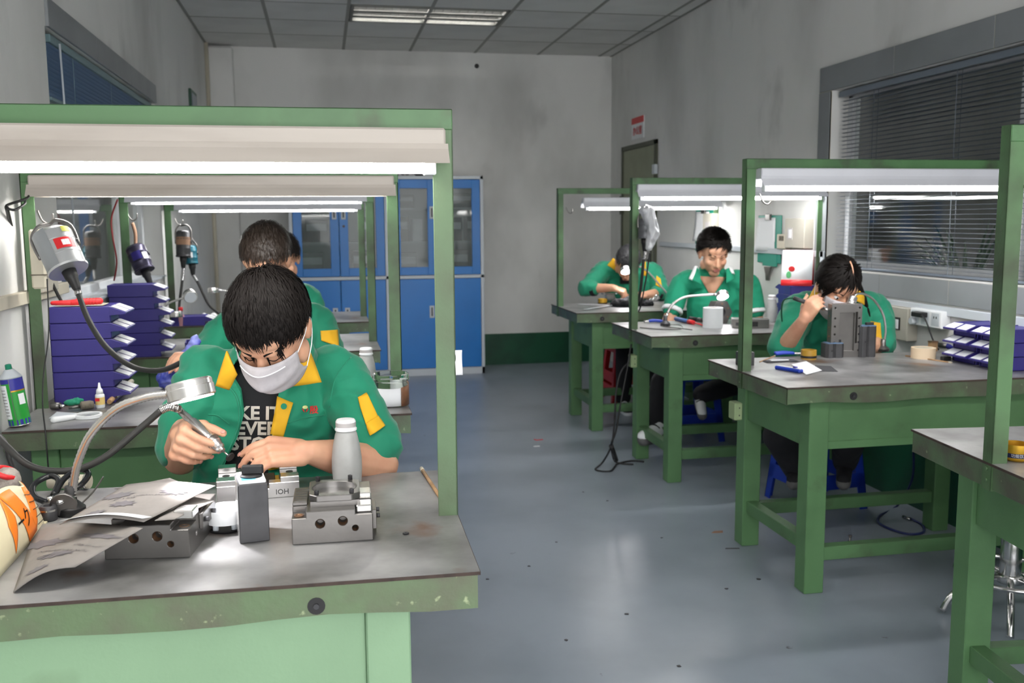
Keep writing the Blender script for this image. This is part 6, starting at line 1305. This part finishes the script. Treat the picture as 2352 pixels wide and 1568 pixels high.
t = thing('connector_box', 'small cream lamp connector under the beam of the stool bench', 'connector', (1.672, 1.985, 1.530)); MB().b2((-.015, -.02, -.03), (.02, .02, .04)).build('box', 'cream', t, .003); MB().b2((-.04, -.025, -.062), (.05, .025, -.055)).build('flap', 'beige_dark', t)
# ================================================================ on the right wall
def wbox(name, lab, y0, y1, z0, z1, d, m_, cat): t = thing(name, lab, cat, (XR, (y0 + y1) / 2, z0)); MB().b2((-d, -(y1 - y0) / 2, 0), (0, (y1 - y0) / 2, z1 - z0)).build('box', m_, t, .004); return t
t = wbox('breaker_box', 'olive breaker box on the wall beside the white sockets', 4.06, 4.25, .81, .97, .06, 'beige_box', 'breaker box'); MB().b2((-.063, -.04, .05), (-.06, .03, .11)).build('window', 'black', t); MB().b2((-.066, -.03, .055), (-.063, .02, .10)).build('breaker', 'label', t); MB().b2((-.061, .04, .14), (-.06, .08, .155)).build('sticker', 'slat_blue', t)
t = wbox('socket_strip', 'white double socket with black plug on the wall by the breaker box', 3.82, 4.055, .895, .975, .05, 'label', 'socket')
for k in (-1, 0, 1): MB().b2((-.051, k * .075 - .028, .01), (-.05, k * .075 + .028, .07)).build('socket_plate', 'cab_white', t, .001); MB().b2((-.052, k * .075 - .012, .045), (-.051, k * .075 - .006, .055)).b2((-.052, k * .075 + .006, .045), (-.051, k * .075 + .012, .055)).build('slots', 'black', t)
MB().b2((-.085, -.02, .045), (-.05, .06, .068)).build('plug', 'black', t, .003); MB().tube([(-.08, -.02, .055), (-.09, -.07, .03), (-.08, -.11, -.05), (-.07, -.14, -.09)], .004, 6, 6).build('cord', 'black', t); MB().cyl((-.05, .075, .02), (-.075, .075, .02), .016, n=14).build('round_plug', 'cab_white', t)
t = wbox('breaker_box', 'beige breaker box above the desk calendar', 5.08, 5.32, 1.225, 1.40, .06, 'beige_box', 'breaker box'); MB().b2((-.063, .02, .05), (-.06, .08, .12)).build('window', 'cap_grey', t); MB().b2((-.066, .03, .06), (-.063, .06, .11)).build('breaker', 'label', t)
t = wbox('socket_strip', 'cream socket with a cord on the wall beside the clipboards', 5.33, 5.45, 1.215, 1.305, .045, 'cream', 'socket'); MB().b2((-.046, -.03, .05), (-.045, .03, .08)).build('slots', 'beige_dark', t); MB().tube([(-.04, -.03, .01), (-.04, -.03, -.1), (-.035, -.035, -.28)], .004, 6, 4).build('cord', 'dado', t)
for k, (lab, y0, y1, z0, z1) in enumerate((('teal clipboard with white sheets hanging beside the socket', 5.46, 5.78, 1.12, 1.42), ('teal clipboard with a white sheet hanging by the far post', 6.50, 6.84, 1.16, 1.47), ('lower teal clipboard with a steel clip under the white sheets', 5.50, 5.70, 1.10, 1.26))):
    t = thing('clipboard', lab, 'clipboard', (XR, (y0 + y1) / 2, z0)); L = (y1 - y0) / 2; h = z1 - z0; MB().b2((-.012 - .004 * (k == 2), -L, 0), (-.006 - .004 * (k == 2), L, h)).build('board', 'clip_teal', t, .003)
    if k < 2: MB().grid(lambda u, v: Vector((-.015 - .02 * u * (1 - v) ** 2, -L * .55 + 1.55 * L * u, h * (.25 + .70 * v))), 6, 6, .0008).build('paper', 'paper', t); MB().b2((-.028, -L * .2, h - .03), (-.012, L * .2, h + .008)).build('clip', 'steel', t, .002)
    else: MB().prism([(-.05, 0), (.05, 0), (.025, -.05), (.018, -.09), (-.018, -.09), (-.025, -.05)], -.030, -.016, 'x').build('clip', 'steel', t, .002)

t = thing('beige_panel', 'beige switch panel on the wall beside the far clipboard', 'switch panel', (XR, 6.52, 1.28)); MB().b2((-.05, -.09, 0), (0, .09, .16)).build('box', 'beige_box', t, .004); MB().b2((-.053, -.04, .05), (-.05, .04, .1)).build('switch', 'cap_grey', t)
cable('red and white wire dropping from the lamp end beside the calendar', [(2.8341, 4.9800, 1.4561), (2.8272, 4.9800, 1.3531), (2.8057, 4.9800, 1.2794), (2.7729, 4.9800, 1.2181), (2.7973, 4.9800, 1.1435), (2.7865, 4.9800, 1.0692)], .003, 'wire_red')
# ================================================================ stools, floor things
stool('plastic_stool', 'blue plastic stool under the woman', 2.36, 4.20, .12, 'stool_blue', .46); stool('plastic_stool', 'blue plastic stool under the man in the polo shirt', 2.28, 5.68, .05, 'stool_blue', .46); stool('plastic_stool', 'red plastic stool under the worker by the door', 2.30, 7.0, .0, 'stool_red', .46, True)
for (x, y, lab) in ((-.17, 2.52, 'blue plastic stool under the masked worker'), (-.17, 4.10, 'blue plastic stool under the bowed worker with the yellow patch'), (-.15, 5.58, 'blue plastic stool under the almost hidden worker')): stool('plastic_stool', lab, x, y, 0, 'stool_blue', .46)
t = thing('swivel_stool', 'chrome swivel stool with a foot ring under the right bench', 'stool', (2.33, 2.80, 0))
MB().lathe([(.033, .14), (.035, .15), (.035, .33), (.033, .335)], n=20).build('outer_column', 'chrome', t); MB().lathe([(.036, .325), (.036, .345), (.02, .35)], n=20).build('collar', 'black', t); MB().cyl((0, 0, .33), (0, 0, .56), .020, n=16).build('gas_column', 'steel_dark', t)
MB().lathe([(.15, .56), (.17, .57), (.17, .61), (.14, .63), (.0001, .635)], n=28).build('seat', 'black', t); MB().lathe([(.045, .13), (.048, .14), (.045, .155), (.035, .16)], n=20).build('hub', 'chrome', t)
for k in range(5): a = k * 1.2566 + .3; MB().tube([(.03 * math.cos(a), .03 * math.sin(a), .145), (.12 * math.cos(a), .12 * math.sin(a), .125), (.19 * math.cos(a), .19 * math.sin(a), .07), (.22 * math.cos(a), .22 * math.sin(a), .0125)], .0125, 8, 5).build('leg', 'chrome', t)
MB().tube([(.175 * math.cos(k * .3927), .175 * math.sin(k * .3927), .16) for k in range(17)], .009, 8, 2).build('foot_ring', 'chrome', t)
for k in range(4): a = k * 1.5708; MB().cyl((.04 * math.cos(a), .04 * math.sin(a), .15), (.175 * math.cos(a), .175 * math.sin(a), .16), .006, n=8).build('ring_spoke', 'chrome', t)
cable('black cord loop hanging from the post socket to the floor', [(1.6669, 4.9900, 0.6224), (1.6035, 4.9800, 0.5724), (1.5685, 4.9700, 0.4532), (1.5619, 4.9700, 0.3060), (1.5483, 4.9800, 0.1559), (1.5419, 5.1250, 0.0200), (1.4677, 5.0219, 0.0050), (1.5331, 4.9687, 0.0050), (1.5898, 5.0527, 0.0050), (1.6327, 5.1230, 0.0050), (1.7250, 5.1635, 0.0050), (1.7924, 5.1275, 0.0050)], .0055, sm=8)
cable('second black cord with an inline switch beside the bench leg', [(1.6577, 4.9800, 0.7167), (1.6305, 4.9700, 0.5729), (1.5910, 4.9600, 0.3804), (1.5668, 4.9600, 0.2338), (1.5427, 4.9700, 0.1585), (1.6162, 5.1714, 0.0300), (1.6280, 5.1246, 0.0100), (1.7120, 5.0847, 0.0050)], .005, parts=(('inline_switch', (1.5427, 4.9700, 0.1486), (1.6294, 5.1461, 0.0200), .014, 'black'),))
for (lab, p_) in (('pale green double socket on the end post of the flange bench', (1.6712, 4.9800, 0.6236)), ('pale green double socket on the end post of the plate bench', (1.6010, 3.4800, 0.6415))):
    t = thing('post_socket', lab, 'socket', p_); MB().b2((-.022, -.03, -.035), (.012, .03, .035)).build('box', 'socket_green', t, .004)
    for z_ in (-.018, .012): MB().b2((-.004, -.0315, z_), (.0, -.030, z_ + .006)).build('slot', 'black', t)

cable('dark blue hose coiled on the floor under the plate bench', [(2.6859, 3.9000, 0.3258), (2.7210, 3.9500, 0.1633), (2.7166, 4.0475, 0.0060), (2.5325, 3.9121, 0.0060), (2.4691, 3.7940, 0.0060), (2.5029, 3.6618, 0.0060), (2.5888, 3.6611, 0.0060), (2.6483, 3.7543, 0.0060), (2.6517, 3.8518, 0.0060)], .0055, 'hose_blue', 'air_hose', parts=(('hose_fitting', (2.6441, 3.8338, 0.0080), (2.6320, 3.8768, 0.0080), .009, 'chrome'),))
def scrap(lab, p_, pts, m_, name='floor_scrap', h=.003): t = thing(name, lab, 'scrap', p_); MB().prism(pts, 0, h).build('scrap', m_, t); return t
scrap('red plastic scrap on the aisle floor', (1.3208, 5.8238, 0.0000), [(-.028, .02), (-.02, .022), (-.015, .0), (.03, .006), (.028, -.006), (-.022, -.008)], 'red'); scrap('white paper scrap on the aisle floor beside the red one', (1.2708, 5.6530, 0.0000), [(-.022, 0), (-.005, .012), (.02, .008), (.018, -.006), (-.01, -.01)], 'label')
scrap('brown leaf of paper on the floor beside the plate bench leg', (1.7039, 3.8749, 0.0000), [(-.03, -.005), (-.01, .012), (.03, .01), (.02, -.012)], 'clay'); scrap('dark metal chip by the foot of the plate bench', (1.6777, 3.6582, 0.0000), [(-.03, .004), (.03, -.008), (.03, -.002), (-.025, .01)], 'steel_dark')
R_ = random.Random(21)
for k, (px) in enumerate(((0.9631, 3.9006, 0.0000), (1.4327, 3.8560, 0.0000), (1.0259, 3.1043, 0.0000), (1.3611, 4.4453, 0.0000), (1.6315, 3.3124, 0.0000), (0.7595, 2.9436, 0.0000), (0.7841, 3.6426, -0.0000), (1.4686, 3.2482, 0.0000), (0.5948, 3.5383, -0.0000), (1.0617, 2.6864, 0.0000), (0.3995, 3.4895, 0.0000), (1.2852, 4.6201, 0.0000))):
    s_ = R_.uniform(.005, .009); scrap('tiny dark metal chip on the aisle floor', px, [(s_ * math.cos(a) * R_.uniform(.6, 1.3), s_ * math.sin(a) * R_.uniform(.5, 1.2)) for a in (0, 1.1, 2.3, 3.4, 4.6, 5.5)], 'steel_dark', 'metal_chip', .002)['group'] = 'metal chips on the aisle floor'
t = thing('small_bolt', 'bright bolt standing on the floor under the plate bench', 'bolt', (2.1914, 3.6015, 0.0000)); MB().cyl((0, 0, 0), (.004, 0, .035), .005, n=8).build('shank', 'steel', t); MB().cyl((.004, 0, .035), (.0045, 0, .042), .009, n=6).build('head', 'steel', t)
